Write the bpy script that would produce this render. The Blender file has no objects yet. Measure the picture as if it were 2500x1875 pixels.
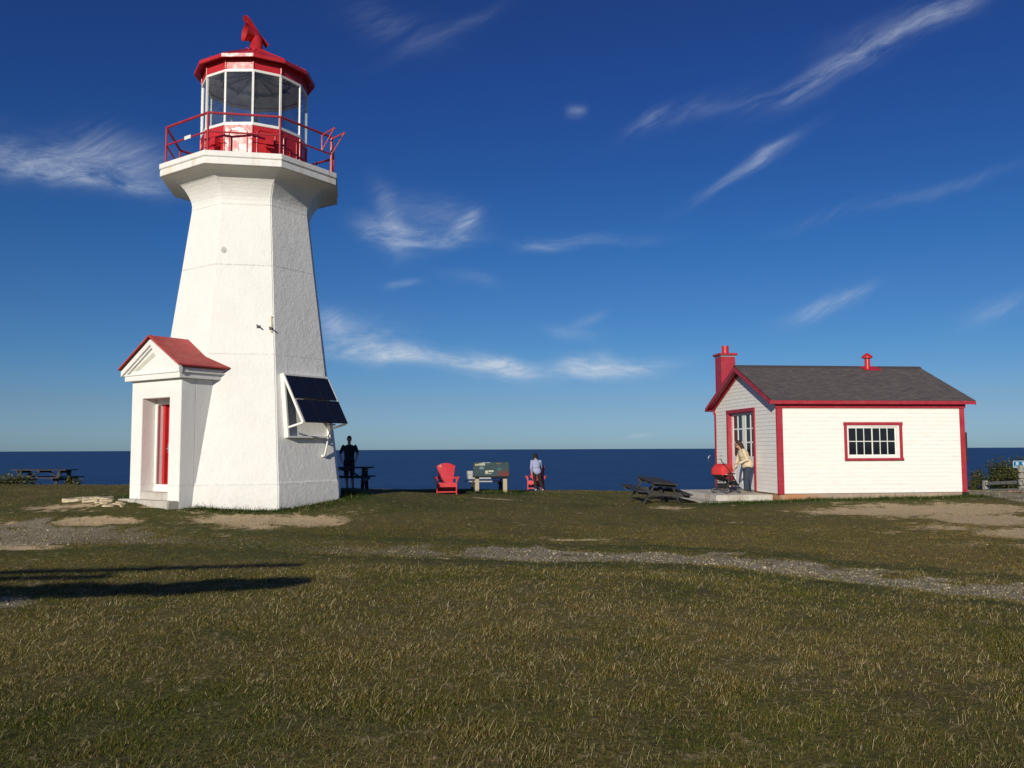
import bpy, bmesh, math, random
import numpy as np
from math import radians as rad, sin, cos, pi
from mathutils import Vector, Matrix
random.seed(7); rng = np.random.default_rng(7)
S = bpy.context.scene
COL = S.collection

# ---------------------------------------------------------------- camera
EYE = 1.6
cam_d = bpy.data.cameras.new('camera'); cam = bpy.data.objects.new('camera', cam_d); COL.objects.link(cam)
cam_d.sensor_width = 36.0; cam_d.lens = 36.0 * 2095.0 / 2500.0
S.cycles.max_bounces = 7; S.cycles.diffuse_bounces = 3; S.cycles.transparent_max_bounces = 12
cam_d.clip_start = .05; cam_d.clip_end = 200000
pitch, roll = rad(4.272), rad(.229)
fwd = Vector((0, cos(pitch), sin(pitch))); up = Vector((0, -sin(pitch), cos(pitch))); rt = Vector((1, 0, 0))
rt2 = rt * cos(roll) - up * sin(roll); up2 = up * cos(roll) + rt * sin(roll)
cam.matrix_world = Matrix(((rt2.x, up2.x, -fwd.x, 0), (rt2.y, up2.y, -fwd.y, 0), (rt2.z, up2.z, -fwd.z, EYE), (0, 0, 0, 1)))
S.camera = cam

# ---------------------------------------------------------------- sun, sky, exposure
SUN_AZ, SUN_EL = 198.8, 17.5         # azimuth clockwise from +Y
ts = Vector((sin(rad(SUN_AZ)) * cos(rad(SUN_EL)), cos(rad(SUN_AZ)) * cos(rad(SUN_EL)), sin(rad(SUN_EL))))
sd = bpy.data.lights.new('sun', 'SUN'); sun = bpy.data.objects.new('sun', sd); COL.objects.link(sun)
sd.energy = 3.4; sd.angle = rad(.53); sd.color = (1.0, .93, .80)
sun.rotation_euler = ts.to_track_quat('Z', 'Y').to_euler()
S.view_settings.view_transform = 'Standard'; S.view_settings.look = 'None'
S.view_settings.exposure = .34; S.view_settings.gamma = 1.0

W = bpy.data.worlds.new('World'); S.world = W; W.use_nodes = True
wt = W.node_tree; wn = wt.nodes; wl = wt.links

class NT:
    """tiny helper to write node maths"""
    def __init__(s, tree): s.t = tree; s.n = tree.nodes; s.l = tree.links
    def new(s, typ, **kw):
        nd = s.n.new(typ)
        for k, v in kw.items(): setattr(nd, k, v)
        return nd
    def put(s, sock, v):
        if isinstance(v, bpy.types.NodeSocket): s.l.new(v, sock)
        else: sock.default_value = v
    def m(s, op, a, b=0.0, c=0.0, clamp=False):
        nd = s.new('ShaderNodeMath', operation=op, use_clamp=clamp)
        s.put(nd.inputs[0], a); s.put(nd.inputs[1], b); s.put(nd.inputs[2], c)
        return nd.outputs[0]
    def mix(s, f, a, b, blend='MIX'):
        nd = s.new('ShaderNodeMix', data_type='RGBA', blend_type=blend)
        s.put(nd.inputs[0], f); s.put(nd.inputs[6], a); s.put(nd.inputs[7], b)
        return nd.outputs[2]
    def noise(s, vec, scale, detail=4, rough=.55, dist=0.0):
        nd = s.new('ShaderNodeTexNoise')
        if vec is not None: s.l.new(vec, nd.inputs['Vector'])
        s.put(nd.inputs['Scale'], scale); nd.inputs['Detail'].default_value = detail
        nd.inputs['Roughness'].default_value = rough; nd.inputs['Distortion'].default_value = dist
        return nd.outputs[0]
    def ramp(s, f, a, b, ca=0.0, cb=1.0, smooth=False):
        nd = s.new('ShaderNodeMapRange', interpolation_type='SMOOTHSTEP' if smooth else 'LINEAR')
        s.put(nd.inputs[0], f); nd.inputs[1].default_value = a; nd.inputs[2].default_value = b
        nd.inputs[3].default_value = ca; nd.inputs[4].default_value = cb
        return nd.outputs[0]
    def comb(s, x, y, z):
        nd = s.new('ShaderNodeCombineXYZ'); s.put(nd.inputs[0], x); s.put(nd.inputs[1], y); s.put(nd.inputs[2], z)
        return nd.outputs[0]
    def sep(s, v):
        nd = s.new('ShaderNodeSeparateXYZ'); s.l.new(v, nd.inputs[0]); return nd.outputs

def build_sky():
    T = NT(wt); bg = wn['Background']
    sk = T.new('ShaderNodeTexSky', sky_type='NISHITA', sun_disc=False)
    sk.sun_elevation = rad(SUN_EL); sk.sun_rotation = rad(SUN_AZ)
    sk.altitude = 60; sk.air_density = 1.0; sk.dust_density = .25; sk.ozone_density = 3.2
    hs = T.new('ShaderNodeHueSaturation'); wl.new(sk.outputs[0], hs.inputs['Color'])
    hs.inputs['Hue'].default_value = .5; hs.inputs['Saturation'].default_value = SKY_SAT; hs.inputs['Value'].default_value = 1.0
    # deepen the blue with height, as the clear dry air of the place does
    tc = T.new('ShaderNodeTexCoord'); x, y, z = T.sep(tc.outputs['Generated'])
    cr = T.new('ShaderNodeValToRGB'); T.l.new(z, cr.inputs[0]); el = cr.color_ramp.elements
    for i, (p, c) in enumerate(SKY_TINT):
        e = el[0] if i == 0 else (el[1] if i == 1 else el.new(p)); e.position = p; e.color = tuple(k * SKY_K for k in c) + (1,)
    graded = T.mix(1.0, hs.outputs[0], cr.outputs[0], 'MULTIPLY')
    # thin ice cloud, laid out by compass direction: u = east/north, v = up/north
    yy = T.m('MAXIMUM', y, .05)
    u = T.m('DIVIDE', x, yy); v = T.m('DIVIDE', z, yy)
    front = T.ramp(y, .15, .4)
    P = T.comb(u, v, 0.0)
    warp = T.new('ShaderNodeTexNoise'); wl.new(P, warp.inputs['Vector']); warp.inputs['Scale'].default_value = 5.5; warp.inputs['Detail'].default_value = 3
    wx, wy, wz = T.sep(warp.outputs['Color'])
    u2 = T.m('ADD', u, T.m('MULTIPLY', T.m('SUBTRACT', wx, .5), .09)); v2 = T.m('ADD', v, T.m('MULTIPLY', T.m('SUBTRACT', wy, .5), .045))
    groups = {}
    for (u0, v0, ang, L, Wd, amp, along, across, th) in CLOUDS:
        ca, sa = cos(rad(ang)), sin(rad(ang))
        du = T.m('SUBTRACT', u2, u0); dv = T.m('SUBTRACT', v2, v0)
        a = T.m('ADD', T.m('MULTIPLY', du, ca / L), T.m('MULTIPLY', dv, sa / L))
        b = T.m('SUBTRACT', T.m('MULTIPLY', dv, ca / Wd), T.m('MULTIPLY', du, sa / Wd))
        r = T.m('ADD', T.m('POWER', T.m('ABSOLUTE', a), 2.4), T.m('MULTIPLY', b, b))
        k = T.m('MULTIPLY', T.m('EXPONENT', T.m('MULTIPLY', r, -1.0)), amp * .60)
        key = 0 if abs(ang) <= 14 else (30 if ang < 60 else 78)
        groups[key] = T.m('ADD', groups[key], k) if key in groups else k
    total = None
    for key, (al, ac) in ((0, (13, 36)), (30, (8, 46)), (78, (14, 30))):
        if key not in groups: continue
        ca, sa = cos(rad(key)), sin(rad(key))
        a = T.m('ADD', T.m('MULTIPLY', u2, ca), T.m('MULTIPLY', v2, sa)); b = T.m('SUBTRACT', T.m('MULTIPLY', v2, ca), T.m('MULTIPLY', u2, sa))
        n = T.ramp(T.noise(T.comb(T.m('MULTIPLY', a, al), T.m('MULTIPLY', b, ac), key + .3), 1.0, 7, .62, .5), .24, .62, 0, 1, True)
        n2 = T.ramp(T.noise(T.comb(T.m('MULTIPLY', a, al * 2.6), T.m('MULTIPLY', b, ac * 3.4), key + 5.1), 1.0, 6, .7, .6), .30, .66, .45, 1.25)
        k = T.m('MULTIPLY', groups[key], T.m('MULTIPLY', n, n2)); total = k if total is None else T.m('ADD', total, k)
    # faint veil everywhere low down
    total = T.m('MINIMUM', T.m('MULTIPLY', total, front), .85)
    lit = T.mix(total, graded, CLOUD_COL)
    # low band of sea air just above the horizon
    wl.new(lit, bg.inputs['Color']); bg.inputs['Strength'].default_value = SKY_STR
SKY_STR = .10; SKY_SAT = 1.22; CLOUD_COL = (4.3, 4.9, 5.7, 1)
SKY_K = .86
SKY_TINT = [(0.0066, (0.324, 0.512, 1.0)), (0.0543, (0.321, 0.431, 0.705)), (0.1066, (0.279, 0.43, 0.658)), (0.1631, (0.28, 0.408, 0.631)), (0.2321, (0.247, 0.391, 0.613)), (0.3029, (0.242, 0.345, 0.582)), (0.3936, (0.26, 0.308, 0.569)), (0.4753, (0.289, 0.289, 0.528)), (1.0, (0.289, 0.289, 0.528))]
# u, v, angle, length, width, amount, noise along, noise across, threshold
CLOUDS = [
 (0.3606, 0.4444, 29.0, 0.0663, 0.0085, 0.62, 8, 40, 0.26),
 (0.4762, 0.5001, 28.8, 0.1403, 0.0121, 0.42, 6, 30, 0.28),
 (0.4687, 0.5076, 20.5, 0.0838, 0.0151, 0.22, 7, 34, 0.3),
 (0.2123, 0.4046, 24.8, 0.0759, 0.0099, 0.12, 9, 36, 0.32),
 (0.2713, 0.4144, 14.1, 0.0590, 0.0089, 0.12, 9, 36, 0.32),
 (0.1691, 0.3922, 28.0, 0.0308, 0.0069, 0.34, 14, 50, 0.32),
 (0.2769, 0.3355, 32.2, 0.0781, 0.0059, 0.42, 14, 60, 0.25),
 (0.3077, 0.3527, 34.4, 0.0332, 0.0065, 0.45, 16, 60, 0.22),
 (-0.5190, 0.3424, -10.8, 0.1422, 0.0246, 0.38, 7, 34, 0.28),
 (-0.4582, 0.3546, -15.7, 0.0653, 0.0247, 0.42, 8, 26, 0.28),
 (-0.4865, 0.3186, -10.1, 0.1097, 0.0098, 0.45, 8, 40, 0.28),
 (-0.5580, 0.3438, -3.3, 0.0824, 0.0176, 0.40, 9, 30, 0.28),
 (-0.1496, 0.2516, -12.5, 0.0404, 0.0165, 0.85, 18, 34, 0.18),
 (-0.1486, 0.2714, -70.9, 0.0395, 0.0129, 0.40, 14, 30, 0.26),
 (-0.0841, 0.2452, 1.7, 0.0422, 0.0087, 0.55, 20, 40, 0.22),
 (-0.0551, 0.2660, 50.6, 0.0222, 0.0098, 0.85, 22, 34, 0.2),
 (-0.0940, 0.2785, -12.3, 0.0548, 0.0185, 0.22, 12, 24, 0.25),
 (0.0515, 0.2409, 4.2, 0.0367, 0.0068, 0.36, 18, 60, 0.26),
 (0.0879, 0.2464, 0.4, 0.0731, 0.0068, 0.16, 18, 60, 0.3),
 (0.0749, 0.4059, -4.6, 0.0114, 0.0078, 0.34, 30, 50, 0.24),
 (-0.1777, 0.1333, -11.3, 0.0513, 0.0164, 0.62, 14, 30, 0.24),
 (-0.2043, 0.1516, -16.2, 0.0204, 0.0106, 0.40, 16, 30, 0.24),
 (-0.1199, 0.1089, -5.0, 0.0839, 0.0096, 0.80, 12, 45, 0.22),
 (-0.0167, 0.0952, -10.3, 0.0480, 0.0115, 0.95, 14, 34, 0.2),
 (-0.0119, 0.0964, -9.7, 0.0254, 0.0086, 0.90, 20, 34, 0.15),
 (0.1056, 0.0947, 4.2, 0.0725, 0.0096, 1.00, 14, 34, 0.2),
 (0.0865, 0.1032, 2.6, 0.0279, 0.0086, 0.90, 18, 34, 0.18),
 (-0.1246, 0.1077, -6.6, 0.0505, 0.0096, 0.50, 14, 40, 0.2),
 (0.3691, 0.1670, 20.1, 0.0512, 0.0097, 0.46, 16, 50, 0.24),
 (0.3911, 0.1771, 16.1, 0.0353, 0.0049, 0.28, 18, 50, 0.24),
 (0.0723, 0.1335, -6.0, 0.0280, 0.0058, 0.30, 24, 60, 0.24),
 (0.0893, 0.1479, 23.1, 0.0213, 0.0048, 0.26, 24, 60, 0.24),
 (-0.1287, 0.1902, 7.5, 0.0212, 0.0048, 0.30, 26, 60, 0.22),
 (0.5832, 0.1605, 17.1, 0.0474, 0.0117, 0.30, 14, 40, 0.26),
 (0.4681, 0.2936, 14.6, 0.1237, 0.0069, 0.16, 8, 50, 0.28),
 (-0.0673, 0.5098, 29.3, 0.0722, 0.0089, 0.12, 9, 50, 0.28),
 (-0.1367, 0.5126, -22.1, 0.0558, 0.0229, 0.13, 8, 28, 0.3),
 (-0.0502, 0.1948, -10.6, 0.0313, 0.0077, 0.14, 14, 40, 0.28),
 (0.1475, 0.0137, 3.6, 0.0166, 0.0024, 0.50, 20, 90, 0.15),
]
build_sky()

# ---------------------------------------------------------------- materials
def material(name): 
    m = bpy.data.materials.new(name); m.use_nodes = True
    T = NT(m.node_tree); return m, T, m.node_tree.nodes['Principled BSDF']
def mat(name, col, rough=.6, var=.12, scale=6.0, bump=.0, bscale=40.0, metal=0.0, spec=.5, dirt=None, dscale=1.5, damt=.5, stretch=(1, 1, 1), coat=0.0):
    m, T, b = material(name)
    tc = T.new('ShaderNodeTexCoord'); mp = T.new('ShaderNodeMapping'); T.l.new(tc.outputs['Object'], mp.inputs[0]); mp.inputs['Scale'].default_value = stretch
    v = mp.outputs[0]
    n = T.noise(v, scale, 5, .6)
    c0 = tuple(c * (1 - var) for c in col) + (1,); c1 = tuple(min(1, c * (1 + var)) for c in col) + (1,)
    c = T.mix(T.ramp(n, .3, .7), c0, c1)
    if dirt:
        dn = T.noise(v, dscale, 7, .7, .4)
        c = T.mix(T.m('MULTIPLY', T.ramp(dn, .5, .68), damt), c, tuple(dirt) + (1,))
    T.put(b.inputs['Base Color'], c)
    T.put(b.inputs['Roughness'], T.ramp(T.noise(v, scale * 2.3, 3), .3, .7, max(0.02, rough - .08), min(1, rough + .08)))
    b.inputs['Metallic'].default_value = metal; b.inputs['Specular IOR Level'].default_value = spec
    b.inputs['Coat Weight'].default_value = coat
    if bump:
        bp = T.new('ShaderNodeBump'); bp.inputs['Strength'].default_value = bump; bp.inputs['Distance'].default_value = .01
        T.l.new(T.noise(v, bscale, 5, .65), bp.inputs['Height']); T.l.new(bp.outputs[0], b.inputs['Normal'])
    return m

LZ = 1.4   # lighthouse local z = height relative to the eye + LZ
def plaster(name, rust=False, rough=1.0):
    m, T, b = material(name)
    tc = T.new('ShaderNodeTexCoord'); v = tc.outputs['Object']; x, y, z = T.sep(v)
    n1 = T.noise(v, 1.3, 6, .6); n2 = T.noise(v, 9, 6, .65)
    c = T.mix(T.ramp(n1, .3, .75), (.80, .785, .745, 1), (.73, .72, .69, 1))
    # grimy runs and chips
    st = T.new('ShaderNodeMapping'); T.l.new(v, st.inputs[0]); st.inputs['Scale'].default_value = (6, 6, .7)
    run = T.ramp(T.noise(st.outputs[0], 1.0, 6, .7), .60, .80)
    c = T.mix(T.m('MULTIPLY', run, .36), c, (.50, .46, .40, 1))
    chip = T.ramp(T.noise(v, 14, 3, .6), .735, .76)
    c = T.mix(T.m('MULTIPLY', chip, .45), c, (.33, .31, .28, 1))
    # pour joints of the concrete
    h = None
    for zj, wj in ((4.35 + LZ, .014), (-.8 + LZ, .012), (5.86 + LZ, .008), (2.2 + LZ, .006)):
        d = T.m('ABSOLUTE', T.m('SUBTRACT', T.m('ADD', z, T.m('MULTIPLY', T.m('SUBTRACT', n2, .5), .035)), zj))
        k = T.ramp(d, wj, 0, 0, 1)
        k = T.m('MULTIPLY', k, T.ramp(T.noise(v, 5.0 + zj, 4, .7), .40, .56))
        h = k if h is None else T.m('MAXIMUM', h, k)
    c = T.mix(T.m('MULTIPLY', h, .30), c, (.38, .36, .33, 1))
    # grey scuff low down
    low = T.m('MULTIPLY', T.ramp(z, .42, 0, 0, 1), T.ramp(n2, .42, .66))
    c = T.mix(T.m('MULTIPLY', low, .45), c, (.45, .43, .36, 1))
    if rust:
        st2 = T.new('ShaderNodeMapping'); T.l.new(v, st2.inputs[0]); st2.inputs['Scale'].default_value = (3.2, 3.2, .5)
        rr = T.ramp(T.noise(st2.outputs[0], 1.1, 7, .75), .53, .68)
        c = T.mix(T.m('MULTIPLY', rr, .55), c, (.56, .36, .13, 1))
    T.put(b.inputs['Base Color'], c); b.inputs['Roughness'].default_value = .62; b.inputs['Specular IOR Level'].default_value = .3
    bp = T.new('ShaderNodeBump'); bp.inputs['Strength'].default_value = .52 * rough; bp.inputs['Distance'].default_value = .015
    lump = T.m('ADD', T.m('MULTIPLY', T.noise(v, 15, 6, .68), 1.3), T.m('MULTIPLY', T.noise(v, 4.5, 4, .6), 1.6))
    vor = T.new('ShaderNodeTexVoronoi'); T.l.new(v, vor.inputs['Vector']); vor.inputs['Scale'].default_value = 7.5
    pit = T.ramp(vor.outputs['Distance'], 0, .16, -1.0, 0)
    T.l.new(T.m('ADD', T.m('ADD', lump, T.m('MULTIPLY', pit, T.ramp(n1, .5, .6))), T.m('MULTIPLY', h, -2.5)), bp.inputs['Height'])
    T.l.new(bp.outputs[0], b.inputs['Normal'])
    return m

M = {}
M['tower'] = plaster('white painted concrete'); M['gallery'] = plaster('rust stained white concrete', True, .6)
M['porch'] = plaster('white porch render', False, .5)
M['red'] = mat('red gloss paint', (.50, .022, .026), .38, .16, 3, .12, 20, dirt=(.30, .02, .03), dscale=3, damt=.6, coat=.15)
M['red_roof'] = mat('faded red roof paint', (.44, .045, .040), .6, .18, 5, .35, 18, dirt=(.50, .16, .12), dscale=2.2, damt=.5, stretch=(1, 1, 1))
M['red_dark'] = mat('dark red trim paint', (.36, .022, .040), .5, .10, 6, .15, 30, dirt=(.42, .10, .10), dscale=4, damt=.35)
M['red_chair'] = mat('red plastic lumber', (.56, .020, .030), .5, .08, 8, .1, 60, dirt=(.60, .10, .09), dscale=5, damt=.3)
M['white'] = mat('white gloss paint', (.78, .77, .73), .4, .05, 6, .1, 30)
M['siding'] = mat('white clapboard paint', (.84, .815, .76), .55, .045, 2.2, .25, 60, dirt=(.62, .58, .50), dscale=2.6, damt=.3, stretch=(1, 1, 5))
M['grey_metal'] = mat('galvanised metal', (.42, .43, .44), .45, .15, 9, 0, metal=.5)
M['dark_metal'] = mat('dark metal', (.035, .036, .04), .5, .2, 9)
M['concrete'] = mat('pale step concrete', (.50, .47, .41), .8, .10, 5, .5, 50, dirt=(.34, .27, .19), dscale=1.6, damt=.7)
def footing_mat():
    m, T, b = material('stained concrete footing')
    tc = T.new('ShaderNodeTexCoord'); v = tc.outputs['Object']; x, y, z = T.sep(v); n = T.noise(v, 4, 6, .65)
    c = T.mix(n, (.30, .23, .17, 1), (.46, .36, .27, 1))
    k = T.m('MULTIPLY', T.ramp(T.m('ADD', x, T.m('MULTIPLY', n, 1.2)), 2.1, 1.2), T.ramp(n, .35, .5))
    c = T.mix(T.m('MULTIPLY', k, .75), c, (.46, .18, .07, 1)); T.put(b.inputs['Base Color'], c); b.inputs['Roughness'].default_value = .9
    return m
M['footing'] = footing_mat()
M['grey_wood'] = mat('weathered grey wood', (.30, .285, .24), .8, .2, 5, .5, 30, stretch=(1, 1, 1), dirt=(.16, .14, .11), dscale=3)
M['bench_wood'] = mat('pale grey bench wood', (.36, .37, .35), .75, .15, 5, .4, 30)
M['dark_wood'] = mat('dark stained table wood', (.030, .027, .027), .75, .3, 6, .5, 40, dirt=(.085, .070, .062), dscale=5, damt=.6)
M['post_wood'] = mat('tan timber post', (.40, .33, .23), .8, .15, 6, .4, 30, stretch=(3, 3, .6))
M['inside'] = mat('lantern grey paint', (.68, .69, .70), .7, .2, 3)
M['black'] = mat('black rubber', (.018, .018, .020), .6, .2, 8)
M['skin'] = mat('skin', (.46, .25, .17), .55, .08, 12)
M['hair_dark'] = mat('dark hair', (.006, .005, .005), .8, .3, 40, .6, 90)
M['hair_brown'] = mat('wavy brown hair', (.045, .018, .010), .8, .45, 26, .8, 60)
M['tee'] = mat('dark navy cotton', (.012, .014, .020), .85, .15, 12, .3, 60)
M['shorts'] = mat('black cotton', (.009, .009, .011), .85, .15, 12, .3, 60)
M['lilac'] = mat('pale lilac fleece', (.30, .33, .48), .9, .08, 14, .5, 30)
M['trousers'] = mat('charcoal trousers', (.012, .012, .013), .9, .2, 12, .4, 30)
M['cream'] = mat('cream jacket cloth', (.58, .47, .32), .85, .08, 12, .6, 14)
M['jeans'] = mat('dark blue denim', (.024, .036, .058), .85, .2, 14, .6, 16)
M['shoe'] = mat('worn trainer', (.20, .17, .13), .7, .3, 30)
M['rock'] = mat('pale limestone', (.52, .43, .28), .85, .18, 3, .9, 12, dirt=(.26, .20, .13), dscale=2.5, damt=.7)
M['board_black'] = mat('black board', (.02, .025, .02), .5, .2, 4)

def glass_mat(name, tint, gloss=.06, clear=True, rough=.02):
    m, T, b = material(name)
    out = T.n['Material Output']
    if clear:
        tr = T.new('ShaderNodeBsdfTransparent'); tr.inputs[0].default_value = tint + (1,)
        gl = T.new('ShaderNodeBsdfGlossy'); gl.inputs['Roughness'].default_value = rough
        lw = T.new('ShaderNodeLayerWeight'); lw.inputs[0].default_value = .5
        fres = T.m('ADD', T.m('MULTIPLY', T.m('POWER', lw.outputs['Facing'], 5.0), .8), .045)
        mx = T.new('ShaderNodeMixShader'); T.l.new(fres, mx.inputs[0]); T.l.new(tr.outputs[0], mx.inputs[1]); T.l.new(gl.outputs[0], mx.inputs[2])
        df = T.new('ShaderNodeBsdfDiffuse'); df.inputs[0].default_value = (.6, .65, .65, 1)
        tc = T.new('ShaderNodeTexCoord')
        k = T.ramp(T.noise(tc.outputs['Object'], 3.0, 6, .7), .45, .8, gloss, gloss * 3)
        mx2 = T.new('ShaderNodeMixShader'); T.put(mx2.inputs[0], k); T.l.new(mx.outputs[0], mx2.inputs[1]); T.l.new(df.outputs[0], mx2.inputs[2])
        T.l.new(mx2.outputs[0], out.inputs[0])
    else:
        b.inputs['Base Color'].default_value = tint + (1,); b.inputs['Roughness'].default_value = rough
    return m
M['glass'] = glass_mat('lantern glass', (.90, .93, .93), .02)
M['dark_glass'] = glass_mat('dark window glass', (.010, .012, .016), clear=False, rough=.04)
def solar():
    m, T, b = material('solar cells')
    tc = T.new('ShaderNodeTexCoord'); x, y, z = T.sep(tc.outputs['Object'])
    n = T.noise(tc.outputs['Object'], 5, 4)
    T.put(b.inputs['Base Color'], T.mix(n, (.006, .009, .020, 1), (.012, .016, .034, 1)))
    b.inputs['Roughness'].default_value = .28; b.inputs['Specular IOR Level'].default_value = .25
    return m
M['solar'] = solar()
def shingles():
    m, T, b = material('grey asphalt shingles')
    tc = T.new('ShaderNodeTexCoord'); mp = T.new('ShaderNodeMapping'); T.l.new(tc.outputs['UV'], mp.inputs[0])
    br = T.new('ShaderNodeTexBrick'); T.l.new(mp.outputs[0], br.inputs['Vector'])
    br.inputs['Color1'].default_value = (.070, .064, .068, 1); br.inputs['Color2'].default_value = (.125, .110, .110, 1)
    br.inputs['Mortar'].default_value = (.032, .030, .032, 1); br.inputs['Scale'].default_value = 1
    br.inputs['Brick Width'].default_value = .30; br.inputs['Row Height'].default_value = .115; br.inputs['Mortar Size'].default_value = .006; br.inputs['Bias'].default_value = -.2
    mp2 = T.new('ShaderNodeMapping'); T.l.new(tc.outputs['UV'], mp2.inputs[0]); mp2.inputs['Scale'].default_value = (2.2, 9, 1)
    n = T.noise(mp2.outputs[0], 1.6, 5, .7)
    c = T.mix(T.ramp(n, .46, .62), br.outputs[0], (.165, .125, .118, 1))
    c = T.mix(T.ramp(T.noise(mp2.outputs[0], 2.2, 3, .7), .60, .74), c, (.26, .24, .23, 1))
    T.put(b.inputs['Base Color'], c); b.inputs['Roughness'].default_value = .85
    bp = T.new('ShaderNodeBump'); bp.inputs['Strength'].default_value = .8; bp.inputs['Distance'].default_value = .01
    T.l.new(T.m('ADD', br.outputs['Fac'], T.noise(tc.outputs['UV'], 60, 3)), bp.inputs['Height']); T.l.new(bp.outputs[0], b.inputs['Normal'])
    return m
M['shingle'] = shingles()

# ---------------------------------------------------------------- mesh helpers
class MB:
    def __init__(s): s.bm = bmesh.new(); s.uv = None
    def quad(s, *pts):
        return s.bm.faces.new([s.bm.verts.new(p) for p in pts])
    def box(s, c, sz, R=None):
        """box centred at c, sizes sz, optional rotation matrix"""
        vs = []
        for i in (-.5, .5):
            for j in (-.5, .5):
                for k in (-.5, .5):
                    p = Vector((i * sz[0], j * sz[1], k * sz[2]))
                    if R is not None: p = R @ p
                    vs.append(s.bm.verts.new(p + Vector(c)))
        for f in ((0, 1, 3, 2), (4, 6, 7, 5), (0, 4, 5, 1), (2, 3, 7, 6), (0, 2, 6, 4), (1, 5, 7, 3)):
            s.bm.faces.new([vs[i] for i in f])
        return s
    def bb(s, x0, x1, y0, y1, z0, z1): return s.box(((x0 + x1) / 2, (y0 + y1) / 2, (z0 + z1) / 2), (abs(x1 - x0), abs(y1 - y0), abs(z1 - z0)))
    def beam(s, a, b, w, h, upv=(0, 0, 1)):
        a = Vector(a); b = Vector(b); d = b - a; L = d.length; d.normalize()
        u = Vector(upv); u = (u - d * u.dot(d))
        if u.length < 1e-4: u = Vector((1, 0, 0)) - d * d.x
        u.normalize(); r = d.cross(u)
        R = Matrix((( d.x, r.x, u.x), (d.y, r.y, u.y), (d.z, r.z, u.z)))
        return s.box((a + b) / 2, (L, w, h), R)
    def tube(s, pts, r, n=8, cap=True, flat=None):
        """swept tube through pts; r scalar or list"""
        pts = [Vector(p) for p in pts]; rs = r if isinstance(r, (list, tuple)) else [r] * len(pts)
        rings = []; prev = None
        for i, p in enumerate(pts):
            d = (pts[min(i + 1, len(pts) - 1)] - pts[max(i - 1, 0)]).normalized()
            if prev is None: a = d.orthogonal().normalized()
            else: a = (prev - d * prev.dot(d)).normalized()
            prev = a; b = d.cross(a)
            rings.append([s.bm.verts.new(p + (a * cos(2 * pi * k / n) + b * sin(2 * pi * k / n)) * rs[i]) for k in range(n)])
        for i in range(len(rings) - 1):
            for k in range(n): s.bm.faces.new((rings[i][k], rings[i][(k + 1) % n], rings[i + 1][(k + 1) % n], rings[i + 1][k]))
        if cap: s.bm.faces.new(rings[0][::-1]); s.bm.faces.new(rings[-1])
        return s
    def ring_loft(s, prof, n, phase=0.0, c=(0, 0, 0), cap0=True, cap1=True, close=False):
        """n-gon loft: prof = [(R, z)], vertices at angle phase+360/n*k measured from -y toward +x"""
        rings = []
        for R, z in prof:
            rings.append([s.bm.verts.new((c[0] + R * sin(phase + 2 * pi * k / n), c[1] - R * cos(phase + 2 * pi * k / n), c[2] + z)) for k in range(n)])
        for i in range(len(rings) - 1):
            for k in range(n): s.bm.faces.new((rings[i][k], rings[i][(k + 1) % n], rings[i + 1][(k + 1) % n], rings[i + 1][k]))
        if close:
            for k in range(n): s.bm.faces.new((rings[-1][k], rings[-1][(k + 1) % n], rings[0][(k + 1) % n], rings[0][k]))
        else:
            if cap0: s.bm.faces.new(rings[0][::-1])
            if cap1: s.bm.faces.new(rings[-1])
        return s
    def prism(s, poly, vec):
        """extrude a planar polygon (3D points) by vec"""
        a = [s.bm.verts.new(p) for p in poly]; b = [s.bm.verts.new(Vector(p) + Vector(vec)) for p in poly]; n = len(a)
        s.bm.faces.new(a[::-1]); s.bm.faces.new(b)
        for i in range(n): s.bm.faces.new((a[i], a[(i + 1) % n], b[(i + 1) % n], b[i]))
        return s
    def ell(s, c, r, R=None, seg=12, rings=8):
        vs = [[None] * seg for _ in range(rings + 1)]
        top = s.bm.verts.new(Vector(c) + ((R @ Vector((0, 0, r[2]))) if R is not None else Vector((0, 0, r[2]))))
        bot = s.bm.verts.new(Vector(c) - ((R @ Vector((0, 0, r[2]))) if R is not None else Vector((0, 0, r[2]))))
        g = []
        for i in range(1, rings):
            t = pi * i / rings; row = []
            for k in range(seg):
                p = Vector((r[0] * sin(t) * cos(2 * pi * k / seg), r[1] * sin(t) * sin(2 * pi * k / seg), r[2] * cos(t)))
                if R is not None: p = R @ p
                row.append(s.bm.verts.new(p + Vector(c)))
            g.append(row)
        for k in range(seg):
            s.bm.faces.new((top, g[0][k], g[0][(k + 1) % seg])); s.bm.faces.new((bot, g[-1][(k + 1) % seg], g[-1][k]))
            for i in range(len(g) - 1): s.bm.faces.new((g[i][k], g[i + 1][k], g[i + 1][(k + 1) % seg], g[i][(k + 1) % seg]))
        return s
    def build(s, name, m, parent=None, smooth=False, bevel=0.0, loc=None):
        bmesh.ops.recalc_face_normals(s.bm, faces=s.bm.faces[:])
        if bevel:
            es = [e for e in s.bm.edges if len(e.link_faces) == 2 and e.calc_face_angle(0) > .6]
            bmesh.ops.bevel(s.bm, geom=es, offset=bevel, segments=2, affect='EDGES', clamp_overlap=True)
        me = bpy.data.meshes.new(name); s.bm.to_mesh(me); s.bm.free()
        me.materials.append(m)
        if smooth:
            for p in me.polygons: p.use_smooth = True
        o = bpy.data.objects.new(name, me); COL.objects.link(o)
        if parent is not None: o.parent = parent
        if loc is not None: o.location = loc
        return o
def tag(o, label=None, cat=None, group=None, kind=None):
    for k, v in (('label', label), ('category', cat), ('group', group), ('kind', kind)):
        if v: o[k] = v
    return o
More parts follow.
